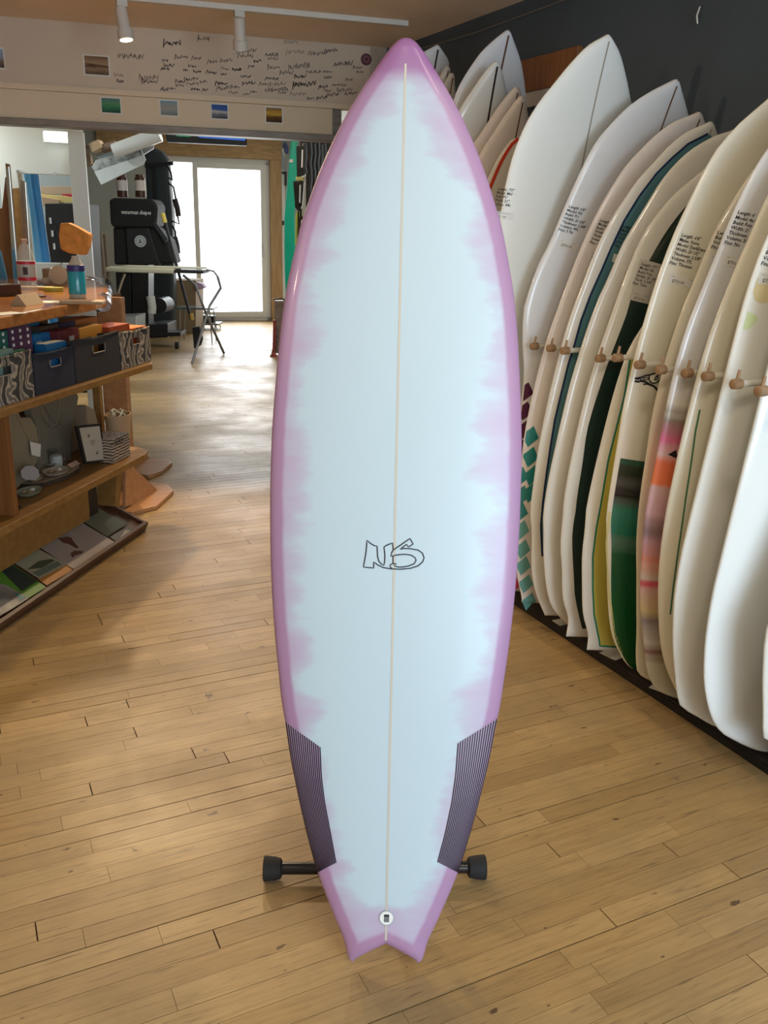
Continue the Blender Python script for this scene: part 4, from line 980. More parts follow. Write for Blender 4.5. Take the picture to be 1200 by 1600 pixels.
def basket(u0, u1, z1, mat, lab, v0=.03, v1=.34, slotmat=None):
    c = CF @ Vector(((u0+u1)/2, (v0+v1)/2, .771)); t = thing('storage_basket', c, lab, 'basket', 'fabric baskets on the top shelf')
    F = CF; z0 = .771; w = u1-u0; th = .005; fl = .012
    def wall(a, b, hole=None):
        # a, b: bottom ends; leans outward by fl at the top
        pass
    hx0, hx1 = u0+w*.38, u0+w*.66; hz0, hz1 = z0+(z1-z0)*.60, z0+(z1-z0)*.78
    m = MB(F)
    m.bb((u0, v0, z0), (hx0, v0+th, z1)); m.bb((hx1, v0, z0), (u1, v0+th, z1)); m.bb((hx0, v0, z0), (hx1, v0+th, hz0)); m.bb((hx0, v0, hz1), (hx1, v0+th, z1-.012))
    m.obj('front_wall', mat, t)
    MB(F).bb((u0, v1-th, z0), (u1, v1, z1)).obj('back_wall', mat, t)
    s = MB(F); s.prism([(v0+th, z0), (v1-th, z0), (v1-th, z1), (v0+(v1-v0)*.6, z1-.03), (v0+th, z1)], u0, u0+th, ax=0); s.prism([(v0+th, z0), (v1-th, z0), (v1-th, z1), (v0+(v1-v0)*.6, z1-.03), (v0+th, z1)], u1-th, u1, ax=0); s.obj('side_walls', mat, t)
    MB(F).bb((u0+th, v0+th, z0), (u1-th, v1-th, z0+.006)).obj('base', mat, t)
    r = MB(F); r.tube([(u0+.002, v0, z1), (u0+w*.3, v0-.002, z1-.006), (u0+w*.7, v0-.002, z1-.006), (u1-.002, v0, z1)], .0035, 6); r.obj('rim_piping', mat, t)
    k = MB(F); n = 12
    k.tube([(hx0+.004, v0-.001, hz1), (hx0, v0-.001, (hz0+hz1)/2), (hx0+.006, v0-.001, hz0), (hx1-.006, v0-.001, hz0), (hx1, v0-.001, (hz0+hz1)/2), (hx1-.004, v0-.001, hz1)], .0022, 6); k.obj('handle_slot_trim', M('slot_trim', (.30, .24, .22), .6), t)
basket(-1.14, -.775, .945, mZEB, 'leaf-patterned fabric basket at the left end of the top shelf')
basket(-.765, -.485, .925, mNAVYF, 'dark navy felt basket holding blue boxes')
basket(-.475, -.10, .945, mCHAR, 'charcoal felt basket holding brown and orange boxes')
basket(-.09, .205, .935, mZEB, 'leaf-patterned fabric basket at the right end of the top shelf')
mDOTS = M('purple_box_card', (.10, .035, .085), .5)
def wbox(x0, y0, x1, y1, v, depth, col, lab, top=None, side=None, extra=None, zmin=None):
    F = CF; a = on(F, x0, (y0+y1)/2, 1, v); b = on(F, x1, (y0+y1)/2, 1, v); t = on(F, (x0+x1)/2, y0, 1, v); u = on(F, (x0+x1)/2, y1, 1, v)
    z0 = u.z if zmin is None else zmin
    r = thing('wax_box', F @ Vector(((a.x+b.x)/2, v+depth/2, z0)), lab, 'box', 'small product boxes in the baskets')
    MB(F).bb((a.x, v, z0), (b.x, v+depth, t.z)).obj('carton', M('carton_'+lab.split()[0], col, .45), r, bevel=.0015)
    if top: MB(F).bb((a.x+.004, v+.004, t.z), (b.x-.004, v+depth-.004, t.z+.0008)).obj('lid_print', M('lid', top, .4), r)
    if side: MB(F).bb((a.x+(b.x-a.x)*side[0], v-.0008, z0+(t.z-z0)*.15), (a.x+(b.x-a.x)*side[1], v, z0+(t.z-z0)*.85)).obj('front_print', M('panel', side[2], .4), r)
    if extra == 'dots':
        for i in range(3):
            for j in range(3):
                ux = a.x+(b.x-a.x)*(.14+.34*i); zz = t.z-.012-.024*j
                if zz > z0+.005: MB(F).cyl((ux, v-.0015, zz), (ux, v, zz), .0065, n=14).obj('dot', mTAG, r)
    return r
wbox(-30, 519, 13, 548, .09, .10, (.02, .13, .10), 'deep green box with white dots in the left patterned basket', extra='dots', zmin=.80)
wbox(15, 511, 50, 545, .09, .10, (.085, .03, .075), 'big purple box with rows of white dots', top=(.36, .26, .28), extra='dots', zmin=.80)
wbox(-30, 505, 12, 516, .23, .09, (.40, .30, .28), 'pale topped box at the left picture edge above the purple one', top=(.5, .44, .38), zmin=.80)
wbox(-6, 547, 22, 569, .045, .03, (.16, .27, .24), 'mint green lettered packet at the front of the left basket', side=(.3, .85, (.05, .06, .05)), zmin=.80)
wbox(23, 547, 41, 570, .045, .022, (.01, .14, .07), 'bright green carton with a white stripe', side=(.2, .6, (.5, .5, .4)), zmin=.80)
wbox(22, 502, 62, 520, .22, .09, (.02, .16, .32), 'blue carton with a bright white lid, highest of the blue ones', top=(.62, .64, .62), zmin=.80)
wbox(53, 521, 79, 546, .12, .06, (.01, .13, .34), 'royal blue carton with a small white label', side=(.15, .45, (.45, .5, .55)), top=(.05, .30, .50), zmin=.80)
wbox(72, 535, 104, 548, .05, .05, (.01, .12, .30), 'low blue carton with a white lid at the front of the navy basket', top=(.62, .62, .56), zmin=.80)
wbox(65, 508, 92, 528, .17, .10, (.11, .06, .035), 'brown carton left in the charcoal basket', side=(.55, .9, (.22, .12, .07)), zmin=.80)
wbox(92, 515, 123, 534, .09, .08, (.14, .025, .03), 'maroon carton with small white lettering', side=(.5, .75, (.4, .38, .36)), zmin=.80)
wbox(94, 503, 118, 512, .19, .04, (.03, .025, .07), 'navy carton with maroon top behind the maroon one', top=(.28, .05, .04), zmin=.80)
wbox(119, 497, 153, 511, .24, .08, (.50, .18, .04), 'orange carton with a barcode label, highest of the orange ones', side=(.6, .95, (.50, .40, .30)), zmin=.80)
wbox(124, 510, 160, 520, .13, .08, (.52, .24, .04), 'yellow-orange carton low in the charcoal basket', top=(.6, .34, .10), zmin=.80)
wbox(170, 508, 203, 524, .10, .10, (.34, .06, .02), 'red-orange carton in the right patterned basket', side=(.45, .8, (.25, .13, .06)), zmin=.80)
wbox(206, 511, 229, 524, .10, .10, (.55, .13, .02), 'bright orange carton at the right end of the top shelf', top=(.62, .22, .05), zmin=.80)

# ---- middle shelf goods
def prism_thing(name, pix, v, depth, mat, lab, cat, group=None, bevel=.004, F=CF, zfix=.002):
    q = [on(F, x, y, 1, v) for x, y in pix]; q = [(p.x, max(p.z, zfix) if zfix else p.z) for p in q]
    cx = sum(p[0] for p in q)/len(q); z0 = min(p[1] for p in q)
    o = MB(F).prism(q, v, v+depth, ax=1).obj(name, mat, origin=F @ Vector((cx, v+depth/2, z0)), bevel=bevel, smooth=False)
    return tag(o, lab, cat, group)
def pixtube(F, pix, v, r, name, mat, par=None, n=6):
    P = [on(F, x, y, 1, v) for x, y in pix]; return MB(F).tube([(p.x, v, p.z) for p in P], r, n).obj(name, mat, par, smooth=True)
ZS = .362
b1 = prism_thing('necklace_bust', [(14, 642), (27, 640), (33, 652), (48, 652), (58, 668), (63, 700), (60, 718), (50, 735), (44, 752), (22, 775), (18, 700)], .22, .03, mBUST2, 'beige linen necklace bust beside the shelf divider', 'necklace bust', zfix=ZS)
b2 = prism_thing('necklace_bust', [(50, 632), (60, 618), (116, 606), (123, 620), (120, 640), (113, 672), (111, 700), (113, 735), (62, 745), (63, 700), (60, 668), (50, 645)], .26, .04, mBUST, 'large grey velvet necklace bust in the middle of the shelf', 'necklace bust', zfix=ZS)
b3 = prism_thing('necklace_bust', [(118, 636), (135, 633), (148, 640), (153, 660), (150, 690), (148, 715), (113, 722), (113, 675)], .33, .03, mBUST, 'smaller grey velvet bust at the right behind the framed card', 'necklace bust', zfix=ZS)
pixtube(CF, [(62, 618), (64, 645), (70, 660), (80, 667), (90, 667), (96, 655), (98, 632), (99, 612)], .256, .0016, 'necklace', mSILV)
nk = bpy.data.objects['necklace']; tag(nk, 'short silver chain on the large grey bust, inner strand', 'necklace', 'silver necklaces on busts')
nk2 = pixtube(CF, [(67, 618), (72, 642), (80, 655), (87, 662), (91, 650), (93, 630), (94, 613)], .255, .0012, 'necklace', mSILV); tag(nk2, 'fine silver chain on the large grey bust, narrow loop', 'necklace', 'silver necklaces on busts')
bd = MB(CF)
for x, y in [(69, 655), (73, 662), (78, 666), (83, 668), (88, 667), (93, 662), (97, 650), (98, 641)]:
    p = on(CF, x, y, 1, .253); bd.lathe([(.0005, -.004), (.0035, -.002), (.0035, .002), (.0005, .004)], (p.x, .253, p.z), 8)
bd.obj('bead', mSILV, nk)
nk3 = pixtube(CF, [(26, 645), (36, 668), (46, 690), (52, 705)], .216, .0012, 'necklace', mSILV); tag(nk3, 'thin dark chain on the beige linen bust', 'necklace', 'silver necklaces on busts')
t = prism_thing('necklace_tag', [(47, 690), (64, 694), (63, 714), (50, 711)], .200, .002, mPAPER, 'white tag card hanging at the beige bust', 'tag', bevel=0)
# wood slice with shells
c = on(CF, 84, 745, 2, .362); wsu, wsv = c.x, c.y+.02
ws = thing('wood_slice', CF @ Vector((wsu, wsv, .361)), 'bark-edged wood slice under the shell dishes', 'wood slice')
pr = []
rr_ = random.Random(3)
outl = [((.185+.012*rr_.uniform(-1, 1))*cos(2*pi*k/28), (.095+.008*rr_.uniform(-1, 1))*sin(2*pi*k/28)) for k in range(28)]
MB(CF).prism([(wsu+x, wsv+y) for x, y in outl], .361, .379).obj('bark', mBARK, ws, bevel=.002)
MB(CF).prism([(wsu+x*.95, wsv+y*.95) for x, y in outl], .379, .3805).obj('cut_face', mSLICE, ws)
def dish(px, py, z, r, lab, mat=mCLAY, sx=1.0, sy=.75, name='shell_dish', inner=True):
    c = on(CF, px, py, 2, z); 
    t = thing(name, CF @ Vector((c.x, c.y, z)), lab, 'dish', 'shell dishes on the middle shelf')
    MB(CF).lathe([(r*.35, 0), (r*.8, .008), (r, .022), (r*.93, .021), (r*.7, .010), (r*.01, .006)], (c.x, c.y, z), 22, sx, sy).obj('bowl', mat, t, smooth=True)
    if inner:
        for k in range(3):
            a = k*2.1; s_ = MB(CF); s_.lathe([(.001, 0), (.012, .004), (.014, .009), (.008, .014), (.001, .016)], (c.x+cos(a)*r*.35, c.y+sin(a)*r*.25, z+.008), 10, 1.3, .8); s_.obj('shell', mSLICE if k else mPAPER, t, smooth=True)
    return t
dish(88, 742, .381, .066, 'wide pale shell dish in the middle of the wood slice')
dish(84, 727, .381, .062, 'rear brown shell dish on the wood slice', mCLAY)
dish(46, 774, .362, .060, 'greenish shell dish at the front left of the shelf', M('mossy_ceramic', (.30, .31, .22), .35))
dish(56, 752, .381, .036, 'small tan shell lying beside the round white tag', mSLICE, inner=False)
pt_ = prism_thing('paper_tag', [(33, 735), (40, 728), (52, 728), (60, 734), (62, 744), (56, 750), (40, 750), (34, 745)], wsv-.06, .002, M('scallop_card', (.40, .38, .40), .6), 'round scalloped white tag standing among the shells', 'tag', bevel=0, zfix=.3815)
t = prism_thing('price_card', [(105, 726), (119, 719), (127, 738), (113, 746)], wsv-.055, .002, M('peach_card', (.50, .30, .22), .6), 'peach coloured card leaning against the candle glass', 'card', bevel=0, zfix=.3815)
c = on(CF, 127, 732, 2, .3805); cg = thing('candle_glass', CF @ Vector((c.x, wsv+.02, .3805)), 'clear glass with pale candle beside the framed card', 'candle')
c.x = min(c.x, wsu+.145)
MB(CF).lathe([(.030, 0), (.032, .075), (.030, .075), (.028, .004)], (c.x, wsv+.02, .381), 20).obj('glass', mGLASS, cg, smooth=True)
MB(CF).lathe([(.026, 0), (.026, .045)], (c.x, wsv+.02, .386), 18).obj('wax', mPAPER, cg)
# framed sign
fr = thing('framed_sign', CF @ Vector((on(CF, 145, 730, 1, .10).x, .10, ZS)), 'small black-framed white card with leaf prints and tiny text', 'picture frame')
q = [on(CF, x, y, 1, .10) for x, y in [(120, 674), (158, 669), (167, 728), (134, 733)]]
fz0 = min(p.z for p in q); dz = max(0, ZS+.002-fz0)
q = [(p.x, p.z+dz) for p in q]
MB(CF).prism(q, .10, .112, ax=1).obj('frame', mBLACK, fr, bevel=.002)
cx = sum(p[0] for p in q)/4; cz = sum(p[1] for p in q)/4
MB(CF).prism([(cx+(x-cx)*.82, cz+(z-cz)*.88) for x, z in q], .0988, .10, ax=1).obj('card', M('card_white', (.50, .48, .42), .5), fr)
ux = (q[1][0]-q[0][0], q[1][1]-q[0][1]); sc_ = 1
tv, tf = text2d('Handcrafted\nlocally made\njewelry', .0085, True, 'CENTER')
MB(CF).add([(cx-.002+x, .0982, cz+.012+y-.12*x) for x, y in tv], tf).obj('sign_text', mINK, fr)
for ox, oz, rot in ((-.030, .045, 1), (.030, -.045, -1)):
    for k in range(5):
        a = pi/2+(k-2)*.35*rot; L_ = .020
        MB(CF).add([(cx+ox, .0982, cz+oz-.012), (cx+ox+L_*.5*cos(a)-.003, .0982, cz+oz-.012+L_*.5*sin(a)), (cx+ox+L_*cos(a), .0982, cz+oz-.012+L_*sin(a)), (cx+ox+L_*.5*cos(a)+.003, .0982, cz+oz-.012+L_*.5*sin(a))], [(0, 1, 2, 3)]).obj('leaf_print', mPEN, fr)
# striped wax carton
wx = thing('wax_carton', CF @ Vector((on(CF, 180, 720, 1, .06).x, .09, ZS)), 'wavy-striped brown and white carton lettered WAX', 'box')
mWAVY = M('wavy_stripe_card', (.55, .50, .42), .5); nt = mWAVY.node_tree
tc = N(nt, 'ShaderNodeTexCoord'); wv = N(nt, 'ShaderNodeTexWave'); wv.bands_direction = 'Z'; wv.inputs['Scale'].default_value = 24; wv.inputs['Distortion'].default_value = 2.5; wv.inputs['Detail'].default_value = 0; wv.inputs['Detail Scale'].default_value = 2.0
nt.links.new(tc.outputs['Object'], wv.inputs['Vector']); nt.links.new(ramp(nt, [(.45, (.08, .045, .03)), (.55, (.50, .44, .36))], wv.outputs[0]).outputs[0], nt.nodes['Principled BSDF'].inputs['Base Color'])
a = on(CF, 176, 700, 1, .05); b = on(CF, 203, 700, 1, .05); t_ = on(CF, 190, 681, 1, .05)
MB(CF).bb((a.x, .05, ZS), (b.x, .17, t_.z)).obj('carton', mWAVY, wx, bevel=.002)
tv, tf = text2d('WAX', .034, True)
MB(CF).add([(a.x+(b.x-a.x)*.12+x, .0492, t_.z-.034+y+.10*x) for x, y in tv], tf).obj('carton_text', mINK, wx)
wb = thing('gift_basket', CF @ Vector(((a.x+b.x)/2, .22, ZS)), 'shallow kraft basket of clear-wrapped things behind the wax carton', 'basket')
gc = (on(CF, 188, 692, 1, .26).x, .265)
MB(CF).lathe([(.062, 0), (.078, .125), (.075, .125), (.060, .006)], (gc[0], gc[1], ZS), 24, 1, .8).obj('kraft_tub', mCARD, wb, smooth=True)
gw = MB(CF)
for k in range(7):
    a_ = k*1.3; gw.tube([(gc[0]+.05*cos(a_), gc[1]+.035*sin(a_), ZS+.11), (gc[0]+.03*cos(a_+1), gc[1]+.03*sin(a_+1), ZS+.145), (gc[0]+.05*cos(a_+2), gc[1]+.03*sin(a_+2), ZS+.125)], .004, 6)
gw.obj('cellophane_curls', M('cellophane', (.6, .6, .5), .08, coat=1), wb, smooth=True)
# ring stand lower left
rsn = thing('ring_stand', CF @ Vector((on(CF, 12, 795, 2, ZS).x, on(CF, 12, 795, 2, ZS).y, ZS)), 'small black display stand with a shiny bangle at the left edge', 'display stand')
c = on(CF, 12, 797, 2, ZS)
MB(CF).box((c.x, c.y, ZS+.004), (.085, .055, .008)).obj('stand_base', mBLACK, rsn, bevel=.002)
MB(CF).cyl((c.x, c.y, ZS+.008), (c.x, c.y, ZS+.035), .008, n=10).obj('stand_stem', mBLACK, rsn)
bg = MB(CF); bg.tube([(c.x+.036*cos(a_), c.y, ZS+.066+.030*sin(a_)) for a_ in [2*pi*k/24 for k in range(25)]], .005, 8); bg.obj('bangle', M('amber_glass', (.35, .22, .10), .1, coat=1), rsn, smooth=True)
MB(CF).box((c.x+.035, c.y-.008, ZS+.085), (.020, .002, .018)).obj('tag_card', mPAPER, rsn)

# ------------------------------------------------------------------ things on the counter
ZC = 1.0755
def vessel(name, px, pyb, pyt, hw, lab, cat, group=None, z=ZC):
    p = on(I4, px, pyb, 2, z); Kc = KF.inverted() @ p; top = on(KF, px, pyt, 1, Kc.y); e = on(KF, px+hw, (pyb+pyt)/2, 1, Kc.y); c0 = on(KF, px, (pyb+pyt)/2, 1, Kc.y)
    return thing(name, p, lab, cat, group), p, top.z-z, abs(e.x-c0.x)
t, p, h, r = vessel('soda_bottle', 45, 459, 374, 14, 'clear soda bottle with red and grey wrap label and tan cap', 'bottle')
MB().lathe([(r*.75, 0), (r*.95, .006), (r, .02), (r*.92, h*.16), (r*.97, h*.22), (r*.97, h*.62), (r*.85, h*.74), (r*.5, h*.88), (r*.30, h*.92), (r*.28, h*.95)], (p.x, p.y, p.z), 24).obj('bottle_body', M('pet_plastic', (.70, .76, .76), .08, alpha=.28), t, smooth=True)
MB().lathe([(r*.95, h*.24), (r*1.0, h*.25), (r*1.0, h*.60), (r*.95, h*.61)], (p.x, p.y, p.z), 24).obj('wrap_label', M('label_grey', (.38, .40, .38), .4), t, smooth=True)
for a_, b_2 in ((.25, .31), (.55, .60)): MB().lathe([(r*1.01, h*a_), (r*1.015, h*(a_+.003)), (r*1.015, h*b_2), (r*1.01, h*b_2+.0005)], (p.x, p.y, p.z), 24).obj('label_stripe', M('label_red', (.45, .02, .05), .35), t, smooth=True)
lb = MB(KFat((KF.inverted() @ p).y-r*1.03)); Kx = (KF.inverted() @ p).x
lb.add([(Kx-.0, 0, p.z+h*.36), (Kx+.021, 0.002, p.z+h*.36), (Kx+.021, 0.002, p.z+h*.50), (Kx-.0, 0, p.z+h*.50)], [(0, 1, 2, 3)]); lb.obj('label_emblem', M('emblem_ink', (.05, .04, .05), .4), t)
MB().lathe([(r*.36, h*.945), (r*.36, h), (r*.3, h+.001)], (p.x, p.y, p.z), 18).obj('bottle_cap', M('tan_cap', (.50, .32, .22), .5), t, smooth=True)
t, p, h, r = vessel('spray_bottle', 122, 466, 400, 13, 'spray bottle of blue cleaner topped by an orange chamois', 'bottle')
MB().lathe([(r*.9, 0), (r, .005), (r, h*.68), (r*.85, h*.80), (r*.4, h*.95), (r*.38, h)], (p.x, p.y, p.z), 24, 1, .8).obj('bottle_body', M('frosted_bottle', (.60, .55, .44), .3, alpha=.85), t, smooth=True)
MB().lathe([(r*.98, h*.02), (r*1.01, h*.14), (r*1.01, h*.64), (r*.98, h*.65)], (p.x, p.y, p.z), 24, 1, .8).obj('blue_fluid', mBFLU, t, smooth=True)
MB().lathe([(r*1.015, h*.64), (r*1.02, h*.65), (r*1.02, h*.78), (r*.9, h*.79)], (p.x, p.y, p.z), 24, 1, .8).obj('navy_label', M('navy_label', (.04, .03, .16), .4), t, smooth=True)
kd = (KF.inverted() @ p).y; KFc = KF
pc = on(KF, 117, 404, 1, kd); tc_ = Vector(p); 
q = [on(KF, x, y, 1, kd-.03) for x, y in [(93, 349), (105, 348), (118, 354), (139, 366), (136, 385), (130, 399), (108, 396), (94, 390), (91, 368)]]
ch = MB(KF); ch.prism([(a.x, a.z) for a in q], kd-.03, kd+.03, ax=1); o = ch.obj('chamois_cloth', mORNG, origin=KF @ Vector((q[0].x, kd, q[5].z)), bevel=.008, seg=3)
tag(o, 'folded orange chamois cloth perched on the blue spray bottle', 'cloth')
def item(name, px, py, sz, mat, lab, cat, rz=0, z=ZC, group=None, bevel=.002):
    p = on(I4, px, py, 2, z)
    o = MB().box((p.x, p.y, z+sz[2]/2), sz, Matrix.Rotation(rz, 3, 'Z')).obj(name, mat, origin=(p.x, p.y, z), bevel=bevel); return tag(o, lab, cat, group)
# tent card with a pen mark
p = on(CF, 42, 476, 2, ZC); tn_ = MB(CF); tn_.prism([(p.y-.035, ZC), (p.y+.035, ZC), (p.y+.003, ZC+.042), (p.y-.003, ZC+.042)], p.x-.06, p.x+.07, ax=0)
o = tag(tn_.obj('tent_card', mCARD, origin=CF @ Vector((p.x, p.y, ZC))), 'small folded wooden tent card at the counter front', 'card')
v2, f2 = ribbon2d(catmull([(-.03, 0), (-.01, .008), (.015, .006), (.035, .012)], 4), .007)
MB(CF).add([(p.x+x+.005, p.y-.033+.76*(.020+y)-.001, ZC+.020+y+.001) for x, y in v2], f2).obj('pen_mark', mINK, o)
t, p, h, r = vessel('tape_roll', 84, 455, 448, 15, 'yellow-green flat tape roll lying on the counter', 'tape')
MB().lathe([(r*.55, 0), (r, 0), (r, .018), (r*.55, .018)], (p.x, p.y, ZC), 24).obj('tape', M('lime_tape', (.38, .38, .05), .4), t, smooth=True)
t, p, h, r = vessel('shell_jar', 70, 446, 428, 13, 'clump of small pale shells behind the soda bottle', 'shells')
sj = MB(); rq = random.Random(9)
for k in range(16):
    a_ = rq.uniform(0, 6.28); d_ = rq.uniform(0, .055); sj.lathe([(.001, 0), (.014, .006), (.016, .014), (.008, .024), (.001, .026)], (p.x+d_*cos(a_)*1.4, p.y+d_*sin(a_), ZC+rq.uniform(0, .018)), 8)
sj.obj('shell_heap', mCLAY, t, smooth=True)['kind'] = 'stuff'
t, p, h, r = vessel('shell_dish', 92, 446, 424, 11, 'upright glossy cream scallop dish on the counter', 'dish')
kf2 = KF.inverted() @ p
sh = MB(KF); sh.tube([(kf2.x, kf2.y-.006, ZC+.052), (kf2.x, kf2.y, ZC+.052), (kf2.x, kf2.y+.012, ZC+.052)], [.046, .05, .03], 24); sh.obj('dish_body', M('cream_glaze', (.60, .50, .36), .15, coat=1), t, smooth=True)
item('card_stack', 100, 440, (.20, .10, .07), mCARD, 'kraft card box at the back of the counter', 'box', -.4)
item('wooden_box', 10, 462, (.10, .08, .05), M('dark_box', (.06, .025, .015), .5), 'small dark wooden box at the left picture edge', 'box', .5)
item('notepad', 130, 474, (.17, .10, .012), M('pad_tan', (.44, .30, .18), .5), 'tan notepad at the front right corner of the counter', 'notepad', -.30)
item('paper_sheet', 82, 472, (.16, .11, .0012), mPAPER, 'white receipt sheet on the counter beside the tent card', 'paper', -.4, bevel=0)
item('paper_sheet', 10, 490, (.12, .08, .0012), mPAPER, 'white paper at the left front corner of the counter', 'paper', .7, bevel=0)
item('phone_charger', 66, 464, (.03, .02, .006), mBLACK, 'small black clip lying by the tape roll', 'clip', .2)
item('envelope_stack', 42, 452, (.24, .08, .014), M('manila', (.50, .40, .24), .6), 'flat manila envelopes behind the soda bottle', 'envelopes', -.3)

# ------------------------------------------------------------------ things leaning by the panelled wall
LK = 5.35
def kthing(name, pix, d, depth, mat, lab, cat, group=None, bevel=.003):
    return prism_thing(name, pix, d, depth, mat, lab, cat, group, bevel, F=KF)
kthing('plywood_sheet', [(-30, 330), (3, 325), (8, 276), (26, 455), (45, 760), (-30, 760)], 5.55, .03, mPLYD, 'red-brown plywood sheet leaning at the left picture edge', 'plywood')
kthing('wood_plank', [(8, 255), (12, 256), (30, 460), (55, 760), (43, 760)], 5.50, .04, mPLYD, 'thin dark batten leaning at the far left', 'batten')
kthing('metal_straightedge', [(9, 262), (14, 260), (30, 455), (52, 760), (44, 760)], 5.42, .012, mCHROME, 'long shiny metal straightedge leaning at the left', 'straightedge')
kthing('plywood_sheet', [(17, 295), (30, 293), (42, 430), (62, 760), (46, 760)], 5.75, .02, mPLY, 'narrow brown plywood offcut between the two shiny battens', 'plywood')
kthing('metal_batten', [(30, 278), (40, 285), (49, 430), (68, 760), (58, 760)], 5.68, .02, mCHROME, 'shiny aluminium batten beside the mirror-like opening', 'batten')
kthing('blue_sheet', [(-20, 380), (0, 392), (12, 442), (70, 800), (-20, 800)], 5.30, .02, mBLUE2, 'bright blue foam sheet at the left picture edge', 'foam sheet')
# mirror image, built as real objects behind the opening
def ok(name, pix, d, depth, mat, lab, cat, **k): return kthing(name, pix, d, depth, mat, lab, cat, **k)
pixF = lambda pix, d, r, name, mat, lab, cat: tag(MB(KF).tube([(on(KF, x, y, 1, d).x, d, max(.004, on(KF, x, y, 1, d).z)) for x, y in pix], r, 14).obj(name, mat, origin=KF @ Vector((on(KF, *pix[-1], 1, d).x, d, 0)), smooth=True), lab, cat)
pixF([(52, 262), (61, 330), (77, 440), (90, 560), (99, 648)], 6.75, .030, 'foam_roll', mBLUE, 'thick blue foam roll standing behind the wall opening', 'foam roll')
pixF([(41, 262), (52, 330), (64, 440), (75, 560), (81, 648)], 6.88, .024, 'foam_roll', mBLUE2, 'paler blue foam roll left of the thick one', 'foam roll')
pixF([(29, 270), (42, 350), (52, 450), (62, 560), (68, 648)], 7.02, .02, 'cardboard_tube', mCARD, 'brown cardboard tube left of the blue rolls', 'tube')
ok('storage_cabinet', [(70, 318), (130, 318), (150, 700), (90, 700)], 7.5, .4, mBLACK, 'black storage cabinet seen through the wall opening', 'cabinet')
ok('cardboard_box', [(60, 306), (92, 312), (92, 322), (64, 322)], 7.52, .12, mCARD, 'brown cardboard box on the black cabinet', 'box')
ok('surfboard', [(58, 303), (100, 306), (128, 312), (128, 318), (92, 317), (60, 309)], 7.55, .04, M('straw_resin', (.62, .50, .20), .3), 'yellow surfboard lying flat on the cabinet', 'surfboard')
ok('surfboard', [(95, 303), (130, 303), (130, 318), (112, 318)], 7.62, .04, M('crimson_resin', (.40, .03, .06), .3), 'crimson surfboard lying behind the yellow one', 'surfboard')
ok('wood_beam', [(40, 291), (135, 291), (135, 304), (40, 304)], 8.0, .05, M('beam_tan', (.30, .22, .14), .6), 'tan wooden rail across the back of the opening', 'rail')
struct('wall_storage', MB(KF).bb((-6, 8.3, 0), (on(KF, 134, 300, 1, 8.3).x, 8.35, 2.7)), M('storage_wall', (.22, .25, .25), .7))  # backdrop of the mirror image
for k, (x, y) in enumerate([(80, 345), (83, 365), (86, 385)]):
    p = on(KF, x, y, 1, 7.47); tag(MB(KF).box((p.x, 7.47, p.z), (.018, .05, .05)).obj('leash_hook', mCHROME, origin=KF @ Vector((p.x, 7.2, p.z)), bevel=.003), ['chrome clamp hanging highest by the black cabinet', 'chrome clamp hanging in the middle by the black cabinet', 'chrome clamp hanging lowest by the black cabinet'][k], 'clamp')
p = on(BF, 94, 216, 1, .69)  # glare of a fluorescent lamp on the white wall, built as a glowing box
wl = thing('wall_lamp', BF @ Vector((p.x, .69, p.z)), 'glowing white strip lamp high on the panelled white wall', 'lamp')
MB(BF).bb((p.x-.10, .66, p.z-.03), (p.x+.10, .699, p.z+.04)).obj('lamp_case', mWHITE, wl, bevel=.005)
MB(BF).bb((p.x-.09, .652, p.z-.022), (p.x+.09, .66, p.z+.03)).obj('diffuser', M('lamp_diffuser', (1, 1, 1), .4, emit=((.95, 1, .97), 9)), wl)
# bundle of wooden poles
for k, (x0, y0, x1, y1) in enumerate([(141, 362, 168, 575), (150, 357, 172, 575), (157, 362, 176, 575), (164, 366, 181, 575)]):
    a = on(KF, x0, y0, 1, 9.3+k*.07); b = on(KF, x1, y1, 1, 9.3+k*.07)
    if b.z < 0.0: b = a+(b-a)*((a.z-.01)/(a.z-b.z))
    tag(MB(KF).tube([a, b], .022, 10).obj('wooden_pole', M('pole_wood', (.13, .10, .07), .6) if k == 0 else bpy.data.materials['pole_wood'], origin=KF @ Vector((b.x, b.y, 0)), smooth=True), ['wooden pole nearest the white column', 'second wooden pole from the white column', 'third wooden pole from the white column', 'wooden pole nearest the black bags'][k], 'pole', 'poles leaning behind the ironing board')

# ------------------------------------------------------------------ back room
mSCR = M('screen_glow', (.01, .02, .05), .2, emit=((.03, .12, .5), .9)); mSCG = M('screen_green', (.01, .05, .02), .2, emit=((.03, .30, .12), .6))
tvp = None
tv_ = thing('television', DF @ Vector((-.7, -1.2, 2.4)), 'black flat screen with blue glow hung above the glass door', 'television')
pprism(DF, [(258, 206), (386, 208), (386, 228), (262, 222)], -1.2, .06).obj('screen_case', mBLACK, tv_, bevel=.004)
MB(DF).bb((-.75, -1.17, 2.5), (-.70, -1.15, 2.75)).obj('ceiling_bracket', mBLACK, tv_)
pprism(DF, [(306, 210), (383, 215), (383, 220), (312, 215)], -1.206, .004).obj('screen_glow', mSCR, tv_)
pprism(DF, [(276, 208), (298, 209), (298, 214), (276, 213)], -1.206, .004).obj('screen_glow', mSCG, tv_)
